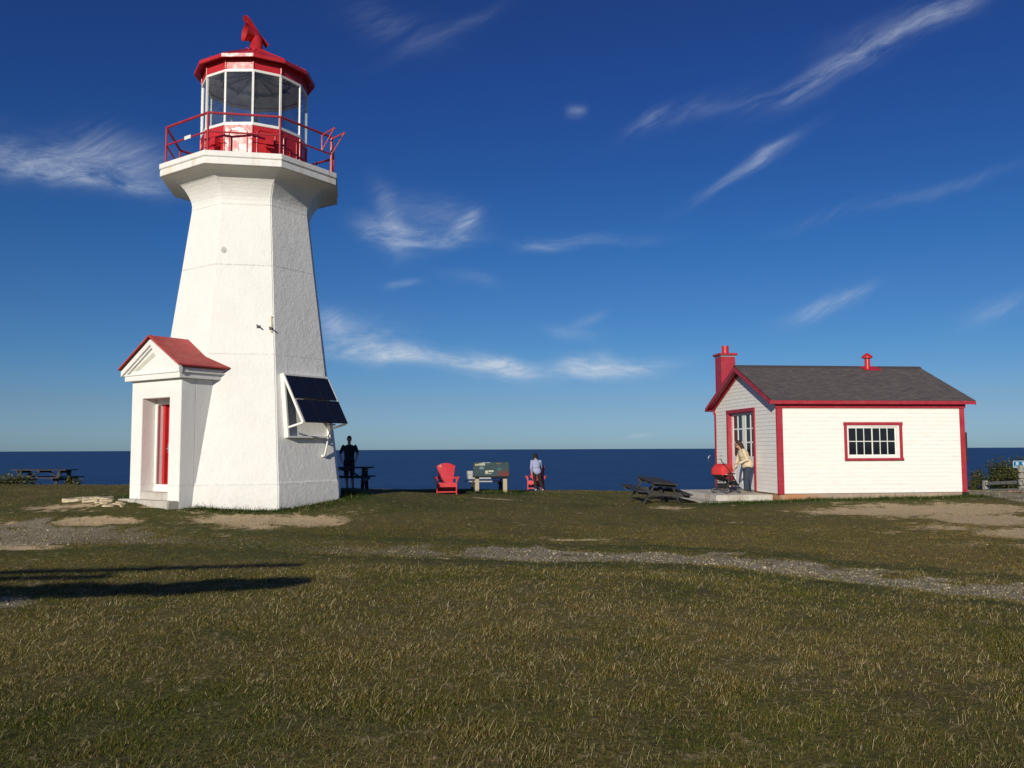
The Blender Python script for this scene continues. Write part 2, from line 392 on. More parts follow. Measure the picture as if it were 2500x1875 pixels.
def empty(name, loc, rz=0.0, rx=0.0, ry=0.0):
    o = bpy.data.objects.new(name, None); COL.objects.link(o); o.location = loc; o.rotation_euler = (rx, ry, rz); o.empty_display_size = .2
    return o
def copy_tree(o, parent=None):
    c = o.copy(); COL.objects.link(c)
    if parent is not None: c.parent = parent
    for ch in list(o.children): copy_tree(ch, c)
    return c

# ---------------------------------------------------------------- terrain heights
# terrain control points: X, Y, height relative to the eye
CP=np.array([(0,0,-1.6),(-4,2,-1.62),(4,2,-1.6),(-3,5,-1.6),(3,5,-1.58),(0,8,-1.55),(-6,9.5,-1.72),(5.5,8,-1.62),
(0,10.5,-1.56),(0,13,-1.66),(6.2,10,-1.74),(-9,15,-1.6),(-4,14,-1.62),(4,13.5,-1.68),(9,13,-1.72),(12,17,-1.62),(4,18,-1.62),(-1,19,-1.58),(-13,20,-1.32),
(-5.28,19.4,-1.41),(-4.2,21.1,-1.25),(-7.1,19.1,-1.30),(-8.9,19.5,-1.20),(-9.2,21,-1.13),(-6.6,24,-1.15),(-5.2,26.5,-1.2),(-3.5,25.2,-1.24),
(-2.0,26.3,-1.375),(-2.1,28.4,-1.45),(-5.55,29.4,-1.38),(-5.3,27.9,-1.32),(-5.8,31,-1.47),(-.67,28,-1.47),(-.9,30.3,-1.5),(.95,34,-1.66),(3.5,34,-1.71),(-3,32,-1.52),
(3.7,24,-1.53),(4.3,23,-1.55),(5.3,23.7,-1.57),(7.4,23.6,-1.50),(10,24,-1.48),(12.9,24.3,-1.43),(5.4,28,-1.50),(3.4,27.5,-1.53),(13,28,-1.42),(16,28,-1.45),(15,33,-1.70),(9,32,-1.62),
(-14,27,-1.12),(-10,27,-1.12),(-17,30,-1.2),(-15,35,-1.62),(-9,34,-1.55),(-20,20,-1.3),(20,20,-1.55),(-12,8,-1.75),(12,8,-1.8),(0,-8,-1.6),(-10,-6,-1.6),(10,-6,-1.6),
(20,33,-1.74),(20,36,-1.95),(12,36,-1.9),(4,36,-1.9),(-22,34,-1.5),(24,26,-1.5),(-25,26,-1.3)])
def _phi(r2): return .5*r2*np.log(r2+1e-9)
_n=len(CP);_A=_phi(((CP[:,None,:2]-CP[None,:,:2])**2).sum(-1))+np.eye(_n)*.35
_P=np.c_[np.ones(_n),CP[:,:2]]
_M=np.block([[_A,_P],[_P.T,np.zeros((3,3))]])
_w=np.linalg.solve(_M,np.r_[CP[:,2],0,0,0])
def gh(X,Y):
    X=np.atleast_1d(np.asarray(X,float));Y=np.atleast_1d(np.asarray(Y,float))
    x=np.clip(X,-24,24);y=np.clip(Y,-8,36)
    z=np.full(x.shape,_w[-3])+_w[-2]*x+_w[-1]*y
    for i in range(_n): z=z+_w[i]*_phi((x-CP[i,0])**2+(y-CP[i,1])**2)
    z=z+.018*np.sin(X*1.1+.6*Y)*np.sin(Y*.9-.3*X)+.01*np.sin(2.7*X+1)*np.sin(2.3*Y)
    d=np.maximum(Y-35.2-.8*np.sin(X*.13),0)
    z=z-.07*d**2-np.clip((d-6)/22,0,1)**.8*92
    return z+EYE

def gz(x, y): return float(gh(x, y)[0])
def sstep(a, b, x):
    t = np.clip((x - a) / (b - a), 0, 1); return t * t * (3 - 2 * t)
def blob(X, Y, cx, cy, rx, ry, ang=0.0):
    ca, sa = cos(rad(ang)), sin(rad(ang)); dx = X - cx; dy = Y - cy
    return np.exp(-(((dx * ca + dy * sa) / rx) ** 2 + ((dy * ca - dx * sa) / ry) ** 2))
def polyline(X, Y, pts):
    """distance to a polyline and the local half width: pts = [(x, y, half_width, strength)]"""
    best = np.full(X.shape, 1e9); st = np.zeros(X.shape)
    for (x0, y0, w0, s0), (x1, y1, w1, s1) in zip(pts[:-1], pts[1:]):
        dx, dy = x1 - x0, y1 - y0; t = np.clip(((X - x0) * dx + (Y - y0) * dy) / (dx * dx + dy * dy), 0, 1)
        d = np.hypot(X - x0 - t * dx, Y - y0 - t * dy) / (w0 + t * (w1 - w0)); k = s0 + t * (s1 - s0)
        m = d < best; best = np.where(m, d, best); st = np.where(m, k, st)
    return best, st
_nz = rng.normal(size=(64, 64, 3))
def vnoise(X, Y, sc, ch=0):
    x = np.asarray(X) * sc + 31.7; y = np.asarray(Y) * sc + 17.3
    i = np.floor(x).astype(int); j = np.floor(y).astype(int); fx = x - i; fy = y - j
    fx = fx * fx * (3 - 2 * fx); fy = fy * fy * (3 - 2 * fy); g = _nz[:, :, ch]
    a = g[i % 64, j % 64]; b = g[(i + 1) % 64, j % 64]; c = g[i % 64, (j + 1) % 64]; d = g[(i + 1) % 64, (j + 1) % 64]
    return (a * (1 - fx) + b * fx) * (1 - fy) + (c * (1 - fx) + d * fx) * fy
def fbm(X, Y, sc, ch=0, o=4):
    s = 0; a = 1; t = 0
    for k in range(o): s = s + a * vnoise(X, Y, sc * 2 ** k, ch); t += a; a *= .55
    return s / t
PATH = [(-14, 17.0, 1.5, .70), (-9.3, 15.9, 1.2, .62), (-6.0, 15.3, .75, .42), (-4.3, 14.8, .7, .34), (-2.4, 14.2, .8, .44), (0, 13.75, .80, .66), (2.75, 13.0, .72, .82),
        (4.1, 11.9, .72, .95), (6.0, 10.25, .74, 1.0), (7.6, 8.7, .78, 1.0), (11, 5.5, .7, 1)]
def fields(X, Y):
    """gravel, bare soil, dryness at a ground point (real surface cover)"""
    n = fbm(X, Y, .9, 0); n2 = fbm(X, Y, 2.6, 1)
    d, st = polyline(X + .35 * n, Y + .3 * n2, PATH)
    gravel = st * (1 - sstep(.30, 1.45, d + .45 * n2 + .25 * n))
    gravel = np.maximum(gravel, .85 * sstep(.35, .7, blob(X, Y, -6.3, 9.75, 1.3, .55) + .1 * n2))
    g2 = sstep(.42, .62, blob(X, Y, 15.3, 27, 3.4, 5.5, 0) + .10 * n2)                  # track beside the hut
    g3 = sstep(.45, .65, blob(X, Y, 16, 23.2, 3.6, 1.2, 10) + .10 * n2)
    gravel = np.maximum(gravel, np.maximum(g2, g3) * .95)
    soil = np.zeros(X.shape)
    for c in ((-5.6, 18.0, 1.1, .85, 0, 1.0), (-4.5, 18.2, .9, .9, 10, 1.0), (-5.0, 17.2, .6, .35, 0, .6), (-8.4, 17.35, .9, .5, 0, .85), (-9.6, 17.0, .8, .4, 0, .5),
              (9.7, 21.1, 2.3, 1.5, 3, 1.0), (8.0, 21.0, 1.4, 1.0, 0, .7), (11.5, 21.3, 1.6, 1.6, 0, .85), (8.9, 19.2, 1.4, .9, 0, .45), (10.4, 20.8, .9, 1.2, 0, .9), (10.3, 18.8, 1.7, 1.2, -8, .95), (11.6, 16.8, 1.3, 1.1, 0, .85), (10.6, 15.4, 1.2, .7, 0, .55), (8.6, 17.2, 1.1, .55, 5, .55), (9.8, 16.3, 1.3, .8, 0, .8), (7.1, 16.6, .7, .4, 0, .4),
              (6.1, 17.4, .8, .3, 0, .35), (7.7, 14.8, .9, .5, 0, .4), (9.6, 14.0, 1.6, 1.2, 0, .45), (4.2, 22.3, .6, .8, 0, .75), (-.5, 24.0, .8, .35, 0, .85), (1.2, 16.0, .7, .25, 0, .6), (.3, 16.2, .6, .25, 0, .3),
              (-8.6, 14.7, 1.0, .5, 0, .7), (-2.0, 26.0, .7, .5, 0, .35), (2.0, 11.3, .8, .2, 0, .3), (-8.0, 19.0, .5, .35, 0, .5), (-9.9, 19.0, 1.0, .6, -25, .7), (-.9, 13.0, .9, .2, 0, .4), (5.1, 18.8, .9, .3, 0, .25), (2.3, 20.5, .9, .4, 0, .18)):
        soil = np.maximum(soil, c[5] * blob(X, Y, *c[:5]))
    soil = sstep(.12, .70, soil + .15 * n + .20 * n2 + .12 * fbm(X, Y, 7.0, 0, 2))
    dry = np.clip(.42 + .35 * blob(X, Y, 9, 17, 6, 4) + .3 * blob(X, Y, -9, 18, 4, 3) + .30 * fbm(X, Y, .35, 2) + .22 * fbm(X, Y, 1.3, 1) + .10 * sstep(2, 7, X) - .20 * sstep(12, 9.5, Y) * 0, 0, 1)
    # lusher strips against the walls and beside the track
    lush = np.zeros(X.shape)
    lush = np.maximum(lush, blob(X, Y, -6.6, 21.4, 3.3, 3.3)); lush = np.maximum(lush, blob(X, Y, 9.5, 23.5, 6.5, .8, 7)); lush = np.maximum(lush, blob(X, Y, -.6, 27.4, 1.3, 1.0))
    lush = np.maximum(lush, .7 * np.exp(-((d - 1.7) / .5) ** 2)); lush = np.maximum(lush, blob(X, Y, 5.3, 23.2, 1.4, .7))
    dry = dry * (1 - .8 * lush)
    return gravel, soil, dry, lush

# ---------------------------------------------------------------- ground: one sheet
def axis(lo, a, b, hi, fine):
    f = np.arange(a, b + 1e-6, fine); out = [f]
    l = a; st = fine
    left = []
    while l > lo: st *= 1.35; l -= st; left.append(l)
    r = b; st = fine; right = []
    while r < hi: st *= 1.35; r += st; right.append(r)
    return np.concatenate([np.array(left[::-1]), f, np.array(right)])
def build_ground():
    xs = axis(-260, -19, 21, 260, .09); ys = axis(-160, 2.5, 38.5, 70, .09)
    X, Y = np.meshgrid(xs, ys); Z = gh(X.ravel(), Y.ravel()).reshape(X.shape)
    far = np.maximum(np.abs(X) - 40, 0); Z = Z - np.where(Y > 30, 0, 0) - 0.0006 * far ** 2 * (Y > 0)
    gravel, soil, dry, lush = fields(X, Y)
    Z = Z - .022 * gravel - .03 * soil + .012 * fbm(X, Y, 5.0, 1) + .02 * lush * (1 - gravel)
    ny, nx = X.shape
    co = np.stack([X, Y, Z], -1).reshape(-1, 3).astype(np.float32)
    i = np.arange(ny * nx).reshape(ny, nx); q = np.stack([i[:-1, :-1], i[:-1, 1:], i[1:, 1:], i[1:, :-1]], -1).reshape(-1, 4)
    me = bpy.data.meshes.new('ground'); me.vertices.add(len(co)); me.vertices.foreach_set('co', co.ravel())
    me.loops.add(q.size); me.loops.foreach_set('vertex_index', q.ravel().astype(np.int32))
    me.polygons.add(len(q)); me.polygons.foreach_set('loop_start', np.arange(0, q.size, 4, dtype=np.int32))
    me.polygons.foreach_set('use_smooth', np.ones(len(q), bool)); me.update(calc_edges=True)
    at = me.color_attributes.new('cover', 'FLOAT_COLOR', 'POINT')
    at.data.foreach_set('color', np.stack([gravel, soil, dry, lush], -1).reshape(-1).astype(np.float32))
    m, T, b = material('turf, soil and gravel'); me.materials.append(m)
    a = T.new('ShaderNodeAttribute'); a.attribute_name = 'cover'; r, g, bl = T.sep(a.outputs['Vector']); al = a.outputs['Alpha']
    tc = T.new('ShaderNodeTexCoord'); v = tc.outputs['Object']
    n1 = T.noise(v, 2.2, 6, .65); n2 = T.noise(v, 22, 5, .7); n3 = T.noise(v, 7, 5, .7)
    turf = T.mix(bl, (.100, .108, .020, 1), (.265, .21, .058, 1))
    n4 = T.noise(v, 55, 4, .7); n5 = T.noise(v, .55, 5, .6)
    turf = T.mix(T.m('MULTIPLY', T.ramp(n5, .46, .66), .45), turf, (.20, .140, .065, 1))
    turf = T.mix(T.ramp(T.m('ADD', T.m('MULTIPLY', n2, .5), T.m('MULTIPLY', n4, .5)), .40, .58), T.mix(.8, turf, (.020, .021, .008, 1)), turf)
    turf = T.mix(T.m('MULTIPLY', T.ramp(n3, .5, .72), .5), turf, (.23, .165, .075, 1))
    turf = T.mix(T.m('MULTIPLY', al, .6), turf, (.050, .070, .016, 1))
    so = T.mix(n3, (.54, .39, .21, 1), (.72, .55, .34, 1)); so = T.mix(T.m('MULTIPLY', T.ramp(n2, .55, .75), .5), so, (.22, .16, .085, 1))
    vo = T.new('ShaderNodeTexVoronoi'); T.l.new(v, vo.inputs['Vector']); vo.inputs['Scale'].default_value = 42
    vx, vy, vz = T.sep(vo.outputs['Color'])
    gr = T.mix(vx, (.38, .33, .235, 1), (.60, .54, .42, 1)); gr = T.mix(T.ramp(vo.outputs['Distance'], .0, .55), gr, (.27, .23, .16, 1))
    sf = T.m('MULTIPLY', T.ramp(T.m('ADD', T.m('ADD', T.m('MULTIPLY', g, 1.2), T.m('MULTIPLY', T.m('SUBTRACT', n3, .5), 2.4)), T.m('MULTIPLY', T.m('SUBTRACT', n2, .5), 1.6)), .25, .85), .92)
    gf = T.ramp(T.m('ADD', r, T.m('MULTIPLY', T.m('SUBTRACT', n2, .5), 1.1)), .36, .55)
    c = T.mix(sf, turf, so); c = T.mix(gf, c, gr)
    T.put(b.inputs['Base Color'], c); b.inputs['Roughness'].default_value = .95; b.inputs['Specular IOR Level'].default_value = .15
    bp = T.new('ShaderNodeBump'); bp.inputs['Strength'].default_value = .8; bp.inputs['Distance'].default_value = .03
    T.l.new(T.m('ADD', T.m('MULTIPLY', n2, 1.0), T.m('MULTIPLY', n3, .8)), bp.inputs['Height']); T.l.new(bp.outputs[0], b.inputs['Normal'])
    o = bpy.data.objects.new('ground', me); COL.objects.link(o); tag(o, kind='structure'); return o
build_ground()

def build_sea():
    mb = MB(); rings = [40, 300, 1500, 6000, 20000, 60000]
    z = EYE - 88; n = 48
    vs = [[mb.bm.verts.new((R * sin(2 * pi * k / n), R * cos(2 * pi * k / n), z)) for k in range(n)] for R in rings]
    for i in range(len(rings) - 1):
        for k in range(n): mb.bm.faces.new((vs[i][k], vs[i + 1][k], vs[i + 1][(k + 1) % n], vs[i][(k + 1) % n]))
    m, T, b = material('sea water')
    tc = T.new('ShaderNodeTexCoord'); mp = T.new('ShaderNodeMapping'); T.l.new(tc.outputs['Object'], mp.inputs[0]); mp.inputs['Scale'].default_value = (.0007, .0020, 1)
    n = T.noise(mp.outputs[0], 1.0, 9, .7)
    mp2 = T.new('ShaderNodeMapping'); T.l.new(tc.outputs['Object'], mp2.inputs[0]); mp2.inputs['Scale'].default_value = (.05, .016, 1)
    n2 = T.noise(mp2.outputs[0], 1.0, 7, .75)
    c = T.mix(T.ramp(n, .35, .65), SEA_A, SEA_B); c = T.mix(T.m('MULTIPLY', T.ramp(n2, .42, .68), .55), c, SEA_C)
    T.put(b.inputs['Base Color'], c); b.inputs['Roughness'].default_value = .55; b.inputs['Specular IOR Level'].default_value = .09; b.inputs['IOR'].default_value = 1.33
    bp = T.new('ShaderNodeBump'); bp.inputs['Strength'].default_value = 1; bp.inputs['Distance'].default_value = 3
    T.l.new(n2, bp.inputs['Height']); T.l.new(bp.outputs[0], b.inputs['Normal'])
    o = mb.build('sea', m); tag(o, kind='structure')
SEA_A = (.022, .068, .175, 1); SEA_B = (.032, .092, .225, 1); SEA_C = (.052, .125, .27, 1)
build_sea()

# ---------------------------------------------------------------- lighthouse
PSI = .1791; LHX, LHY = -6.616, 21.6
LH = empty('lighthouse', (LHX, LHY, EYE - LZ), PSI)
tag(LH, 'tall white octagonal lighthouse with a red lantern room on top', 'lighthouse')
OCT = rad(22.5)
def L_(z): return z + LZ
def fr(k):
    a = pi / 4 * k; return Vector((sin(a), -cos(a), 0)), Vector((cos(a), sin(a), 0))
def build_lighthouse():
    mb = MB()
    prof = [(2.47, -.6), (2.455, L_(-1.2)), (2.425, L_(-.8)), (2.395, L_(-.74)), (1.702, L_(4.35)), (1.506, L_(5.84)), (1.502, L_(5.96)), (1.515, L_(6.05)), (1.545, L_(6.13)), (1.585, L_(6.21)), (1.635, L_(6.29)), (1.695, L_(6.37)), (1.765, L_(6.44)), (1.86, L_(6.50)), (1.98, L_(6.55)), (2.10, L_(6.58)), (2.235, L_(6.60))]
    mb.ring_loft(prof, 8, OCT)
    # extra rings keep the batter straight while the bevel softens the arrises
    tw = mb.build('tower', M['tower'], LH, bevel=.018)
    # the doorway runs into the thickness of the wall
    n, t = fr(-1); cut = MB(); c0 = n * 2.35; cut.box((c0.x, c0.y, L_(.122)), (.93, .80, 1.846), Matrix((t, n, Vector((0, 0, 1)))).transposed()); cu = cut.build('cut', M['tower'])
    tw.parent = None; bo = tw.modifiers.new('b', 'BOOLEAN'); bo.operation = 'DIFFERENCE'; bo.object = cu; bo.solver = 'EXACT'
    dg = bpy.context.evaluated_depsgraph_get(); me2 = bpy.data.meshes.new_from_object(tw.evaluated_get(dg)); tw.modifiers.clear(); tw.data = me2; tw.parent = LH; bpy.data.objects.remove(cu)
    mb = MB()
    mb.ring_loft([(2.235, L_(6.602)), (2.265, L_(6.602)), (2.265, L_(6.74)), (2.245, L_(6.75)), (2.245, L_(6.765)), (2.285, L_(6.78)), (2.285, L_(6.90)), (2.265, L_(6.912))], 8, OCT)
    mb.build('gallery', M['gallery'], LH, bevel=.008)
    # railing
    R = 2.135; z0 = L_(6.905); zt = L_(7.845); zm = L_(7.40)
    P = [Vector((R * sin(OCT + pi / 4 * k), -R * cos(OCT + pi / 4 * k), 0)) for k in range(8)]
    rail = MB()
    for k in range(8):
        a, b = P[k], P[(k + 1) % 8]
        rail.tube([a + Vector((0, 0, zt)), b + Vector((0, 0, zt))], .030, 8)
        rail.tube([a + Vector((0, 0, zm)), b + Vector((0, 0, zm))], .022, 8)
    ro = rail.build('railing', M['red_dark'], LH, smooth=False)
    for k in range(8):
        q = MB(); q.tube([P[k] + Vector((0, 0, z0)), P[k] + Vector((0, 0, zt))], .026, 8); q.box((P[k].x, P[k].y, z0 + .01), (.12, .12, .02)); q.build('rail_post', M['red_dark'], ro)
    # davit brackets by the corner on the sea side of the front
    g = MB()
    n1, t1 = fr(1); c1 = P[1]
    for s, off in ((1, -.30), (1, .02)):
        base = c1 + (P[0] - c1).normalized() * (.02 - off) if off < 0 else c1
        o = (base.normalized())
        a = base + Vector((0, 0, L_(7.80))); e = base + o * .34 + Vector((0, 0, L_(7.93))); l = base + Vector((0, 0, L_(7.40)))
        g.tube([a, e], .022, 6); g.tube([e, l], .018, 6); g.tube([a, l], .022, 6)
        g.tube([e, e + t1 * .02 - o * .02], .034, 6)
    g.tube([c1 + Vector((0, 0, z0)), c1 + Vector((0, 0, zt))], .04, 6)
    g.build('davit', M['red_dark'], ro)
    tg = MB(); a = P[6]; b = P[7]; d = (b - a).normalized(); c = a + d * .78
    tg.beam(c + Vector((0, 0, zm)) + c.normalized() * .03, c + d * .24 + Vector((0, 0, zm)) + c.normalized() * .03, .012, .085); tg.build('tag_plate', M['white'], ro)

    # lantern: twelve sides
    PL = rad(14.5) - PSI; RL = 1.305
    lan = empty('lantern_room', (0, 0, 0)); lan.parent = LH
    mb = MB(); mb.ring_loft([(RL, L_(6.91)), (RL, L_(7.86)), (RL - .03, L_(7.86)), (RL - .03, L_(6.92))], 12, PL, close=True)
    # flat cover strips on the arrises, arched panels, ventilator boxes
    def lf(k): a = PL + pi / 12 + pi / 6 * k; return Vector((sin(a), -cos(a), 0)), Vector((cos(a), sin(a), 0))
    AP = RL * cos(pi / 12)
    for k in range(12):
        a = PL + pi / 6 * k; p = Vector((sin(a), -cos(a), 0)) * (RL + .004)
        mb.tube([p + Vector((0, 0, L_(6.93))), p + Vector((0, 0, L_(7.84)))], .018, 6)
        n, t = lf(k); c = n * (AP + .006)
        pts = [c - t * .22 + Vector((0, 0, L_(6.95))), c - t * .22 + Vector((0, 0, L_(7.66)))]
        for j in range(6):
            an = pi / 2 * j / 5; pts.append(c - t * (.22 - .10 * (1 - cos(an)))+ Vector((0, 0, L_(7.66) + .10 * sin(an))))
        for j in range(6):
            an = pi / 2 * (1 - j / 5); pts.append(c + t * (.22 - .10 * (1 - cos(an))) + Vector((0, 0, L_(7.66) + .10 * sin(an))))
        pts.append(c + t * .22 + Vector((0, 0, L_(6.95))))
        if k % 2 == (11 % 2) or k in (0, 2): mb.tube(pts, .016, 6)
        if k in (11, 0, 1, 2):
            mb.beam(c - t * .03 * 0 + Vector((0, 0, L_(6.95))), c + Vector((0, 0, L_(7.45))), .03, .02, n)
    mb.build('lantern_wall', M['red'], lan)
    for k, tt, zz, dx in ((10, .12, 7.45, .12), (0, .05, 7.48, .15), (11, .02, 7.40, .05)):
        if k == 11: continue
        n, t = lf(k); c = n * (AP + .09) + t * tt + Vector((0, 0, L_(zz)))
        v = MB(); R3 = Matrix((t, n, Vector((0, 0, 1)))).transposed()
        v.box(c, (.17, .17, .17), R3); v.prism([c + t * -.12 + n * -.08 + Vector((0, 0, -.06)), c + t * .12 + n * -.08 + Vector((0, 0, -.06)), c + t * .10 + n * .13 + Vector((0, 0, -.16)), c + t * -.10 + n * .13 + Vector((0, 0, -.16))], (0, 0, -.03))
        v.tube([c - t * .45, c + t * .3], .014, 6)
        v.build('vent_box', M['red'], lan)
    # glazing bars
    gz0, gz1 = L_(7.865), L_(9.20)
    mb = MB()
    for zz, hh in ((gz0, .07), (gz1 + .002, .06)):
        mb.ring_loft([(RL + .014, zz), (RL + .014, zz + hh), (RL - .05, zz + hh), (RL - .05, zz)], 12, PL, close=True)
    for k in range(12):
        a = PL + pi / 6 * k; e = Vector((sin(a), -cos(a), 0)); t = Vector((cos(a), sin(a), 0))
        p = e * (RL - .012)
        R3 = Matrix((t, e, Vector((0, 0, 1)))).transposed()
        mb.box(p + Vector((0, 0, (gz0 + gz1) / 2 + .035)), (.052, .045, gz1 - gz0 - .068), R3)
        for j in range(9):
            mb.box(p + e * .024 + Vector((0, 0, gz0 + .16 + j * .135)), (.014, .012, .014), R3)
    mb.build('glazing_frame', M['white'], lan, bevel=.004)
    for k in range(12):
        n, t = lf(k); c = n * (AP - .022); w = RL * sin(pi / 12) - .028; th = n * .006
        q = MB(); q.prism([c - t * w + Vector((0, 0, gz0 + .072)), c + t * w + Vector((0, 0, gz0 + .072)), c + t * w + Vector((0, 0, gz1)), c - t * w + Vector((0, 0, gz1))], th); q.build('glass_pane', M['glass'], lan)
    # red fascia, roof
    mb = MB(); mb.ring_loft([(RL + .004, L_(9.265)), (RL + .004, L_(9.56)), (RL - .03, L_(9.56)), (RL - .03, L_(9.265))], 12, PL, close=True)
    for k in range(12):
        a = PL + pi / 6 * k; p = Vector((sin(a), -cos(a), 0)) * (RL + .006)
        mb.tube([p + Vector((0, 0, L_(9.27))), p + Vector((0, 0, L_(9.53)))], .022, 6)
        n, t = lf(k)
        for s in (-1, 1):
            for zz in (9.30, 9.40, 9.50):
                mb.ell(n * (AP + .008) + t * s * .285 + Vector((0, 0, L_(zz))), (.011, .011, .011), None, 6, 4)
    mb.build('lantern_fascia', M['red'], lan)
    mb = MB(); RE = 1.50
    mb.ring_loft([(RL - .02, L_(9.563)), (RE - .02, L_(9.49)), (RE, L_(9.50)), (RE + .004, L_(9.58)), (RE - .06, L_(9.615)), (.17, L_(10.30)), (.17, L_(10.26)), (RE - .08, L_(9.575)), (RL - .06, L_(9.58))], 12, PL, close=True)
    rf = mb.build('lantern_roof', M['red'], lan)
    q = MB()
    for k in range(12):
        a = PL + pi / 6 * k; e = Vector((sin(a), -cos(a), 0)); t = Vector((cos(a), sin(a), 0))
        q.tube([e * (RE - .06) + Vector((0, 0, L_(9.62))), e * .2 + Vector((0, 0, L_(10.295)))], .014, 6)
        for R0 in (1.22, .42):
            z = L_(9.615) + (RE - .06 - R0) / (RE - .23) * .685
            c = e * R0 + Vector((0, 0, z))
            if (k + (R0 > 1)) % 2: q.tube([c + t * (-.045 * cos(j * pi / 6)) + Vector((0, 0, .055 * sin(j * pi / 6))) for j in range(7)], .008, 5)
    q.build('roof_seam', M['red'], rf)
    # lantern ceiling with radial ribs
    mb = MB(); mb.ring_loft([(RL - .04, L_(9.30)), (RL - .04, L_(9.555)), (.2, L_(9.72)), (.2, L_(9.70)), (.86, L_(9.545)), (.90, L_(9.50)), (1.16, L_(9.46))], 12, PL, close=True)
    mb.ring_loft([(.2, L_(9.70)), (.2, L_(9.72))], 12, PL)
    ce = mb.build('ceiling', M['inside'], lan)
    q = MB()
    for k in range(12):
        a = PL + pi / 6 * k; e = Vector((sin(a), -cos(a), 0)); q.tube([e * .10 + Vector((0, 0, L_(9.67))), e * 1.0 + Vector((0, 0, L_(9.46)))], .020, 5)
    q.ring_loft([(.15, L_(9.62)), (.15, L_(9.70))], 12, PL)
    q.ring_loft([(.90, L_(9.46)), (.90, L_(9.52)), (.86, L_(9.52)), (.86, L_(9.46))], 12, PL, close=True)
    q.build('ceiling_rib', M['dark_metal'], ce)
    # beacon
    bc = MB(); bc.ring_loft([(.30, L_(6.93)), (.30, L_(7.62)), (.22, L_(7.66)), (.10, L_(7.70)), (.10, L_(7.90)), (.16, L_(7.92)), (.16, L_(7.95))], 20, 0); b0 = bc.build('beacon_pedestal', M['white'], lan, smooth=False)
    bc = MB(); bc.ring_loft([(.13, L_(7.955)), (.15, L_(8.02)), (.15, L_(8.16)), (.12, L_(8.28)), (.09, L_(8.36)), (.10, L_(8.38)), (.06, L_(8.46)), (.03, L_(8.50))], 20, 0); bc.build('beacon', M['dark_metal'], lan, smooth=True)
    # floor in the lantern
    fl = MB(); fl.ring_loft([(RL - .035, L_(6.915)), (RL - .035, L_(6.935))], 12, PL); fl.build('lantern_floor', M['inside'], lan)
    # rotating ventilator
    v = MB(); v.ring_loft([(.20, L_(10.25)), (.20, L_(10.30)), (.160, L_(10.31)), (.160, L_(10.63))], 24, 0)
    # elbow turning to the left of the view and horn
    hx = Vector((-.788, -.615, 0)).normalized() ; hx.rotate(Matrix.Rotation(-PSI, 3, 'Z'))
    pts = [Vector((0, 0, L_(10.59))), Vector((0, 0, L_(10.65))) + hx * .015, Vector((0, 0, L_(10.70))) + hx * .06, Vector((0, 0, L_(10.72))) + hx * .13, Vector((0, 0, L_(10.73))) + hx * .21, Vector((0, 0, L_(10.74))) + hx * .31]
    v.tube(pts, [.158, .159, .163, .180, .202, .238], 24, cap=False)
    v.tube([p for p in pts[::-1][:4]], [.232, .196, .174, .157], 24, cap=False)
    v.build('ventilator', M['red'], lan, smooth=True)
    d = MB(); up_ = Vector((0, 0, 1)); sd_ = hx.cross(up_)
    # sloping tail plate: disc above the horn narrowing to a point behind
    pl = []; cc = Vector((0, 0, L_(11.06))) + hx * .25
    ax = (Vector((0, 0, L_(10.52))) - hx * .30) - cc; axn = ax.normalized()
    for j in range(13):
        an = pi / 2 + pi * j / 12; pl.append(cc + axn * .14 * cos(an) + sd_ * .145 * sin(an))
    pl += [cc + axn * ax.length * .62 - sd_ * .08, cc + ax - sd_ * .11, cc + ax + sd_ * .11, cc + axn * ax.length * .62 + sd_ * .08]
    nn = axn.cross(sd_).normalized(); d.prism(pl, nn * .012)
    d.tube([Vector((0, 0, L_(10.84))) + hx * .10, cc - nn * .01], .014, 6)
    d.prism([Vector((0, 0, L_(10.62))) - hx * .13, Vector((0, 0, L_(10.53))) - hx * .31, cc + axn * .1, Vector((0, 0, L_(10.89))) + hx * .12], sd_ * .012)
    d.build('vane', M['red'], lan)

    # ---- porch on the left front face
    n, t = fr(-1); n = Vector(n); t = Vector(t); U = Vector((0, 0, 1))
    def Q(a, b, z): return n * a + t * b + U * L_(z)
    R3 = Matrix((t, n, U)).transposed()
    def pbox(mb, a0, a1, b0, b1, z0, z1): mb.box(n * (a0 + a1) / 2 + t * (b0 + b1) / 2 + U * L_((z0 + z1) / 2), (abs(b1 - b0), abs(a1 - a0), abs(z1 - z0)), R3)
    po = empty('porch', (0, 0, 0)); po.parent = LH
    w = MB()
    fa, hw = 2.59, .955; ol, orr = -.525, .525
    # front frame with the door opening, side cheeks back into the tower
    pts = [Q(fa, -hw, -1.7), Q(fa, ol, -1.7), Q(fa, ol, 1.17), Q(fa, orr, 1.17), Q(fa, orr, -1.7), Q(fa, hw, -1.7), Q(fa, hw, 1.58), Q(fa, -hw, 1.58)]
    w.prism(pts, n * -.36)
    for b0, b1 in ((-hw, -.46), (.46, hw)): pbox(w, 1.35, fa - .361, b0, b1, -1.7, 1.578)
    pbox(w, 1.35, fa - .361, -.459, .459, 1.05, 1.577)                      # soffit over the inner opening
    w.build('porch_wall', M['porch'], po, bevel=.008)
    s = MB(); pbox(s, 1.6, 2.235, -.458, .458, -1.6, -.80); pbox(s, 2.2361, fa - .01, ol + .002, orr - .002, -1.6, -.965); s.build('threshold', M['concrete'], po, bevel=.01)
    s = MB(); pbox(s, fa + .001, 2.86, -1.0, .955, -1.8, -1.125); s.build('step', M['concrete'], po, bevel=.018)
    # cornice, pediment
    c = MB()
    pbox(c, 1.4, 2.72, -1.065, 1.065, 1.581, 1.70); pbox(c, 1.4, 2.745, -1.11, 1.11, 1.701, 1.735)
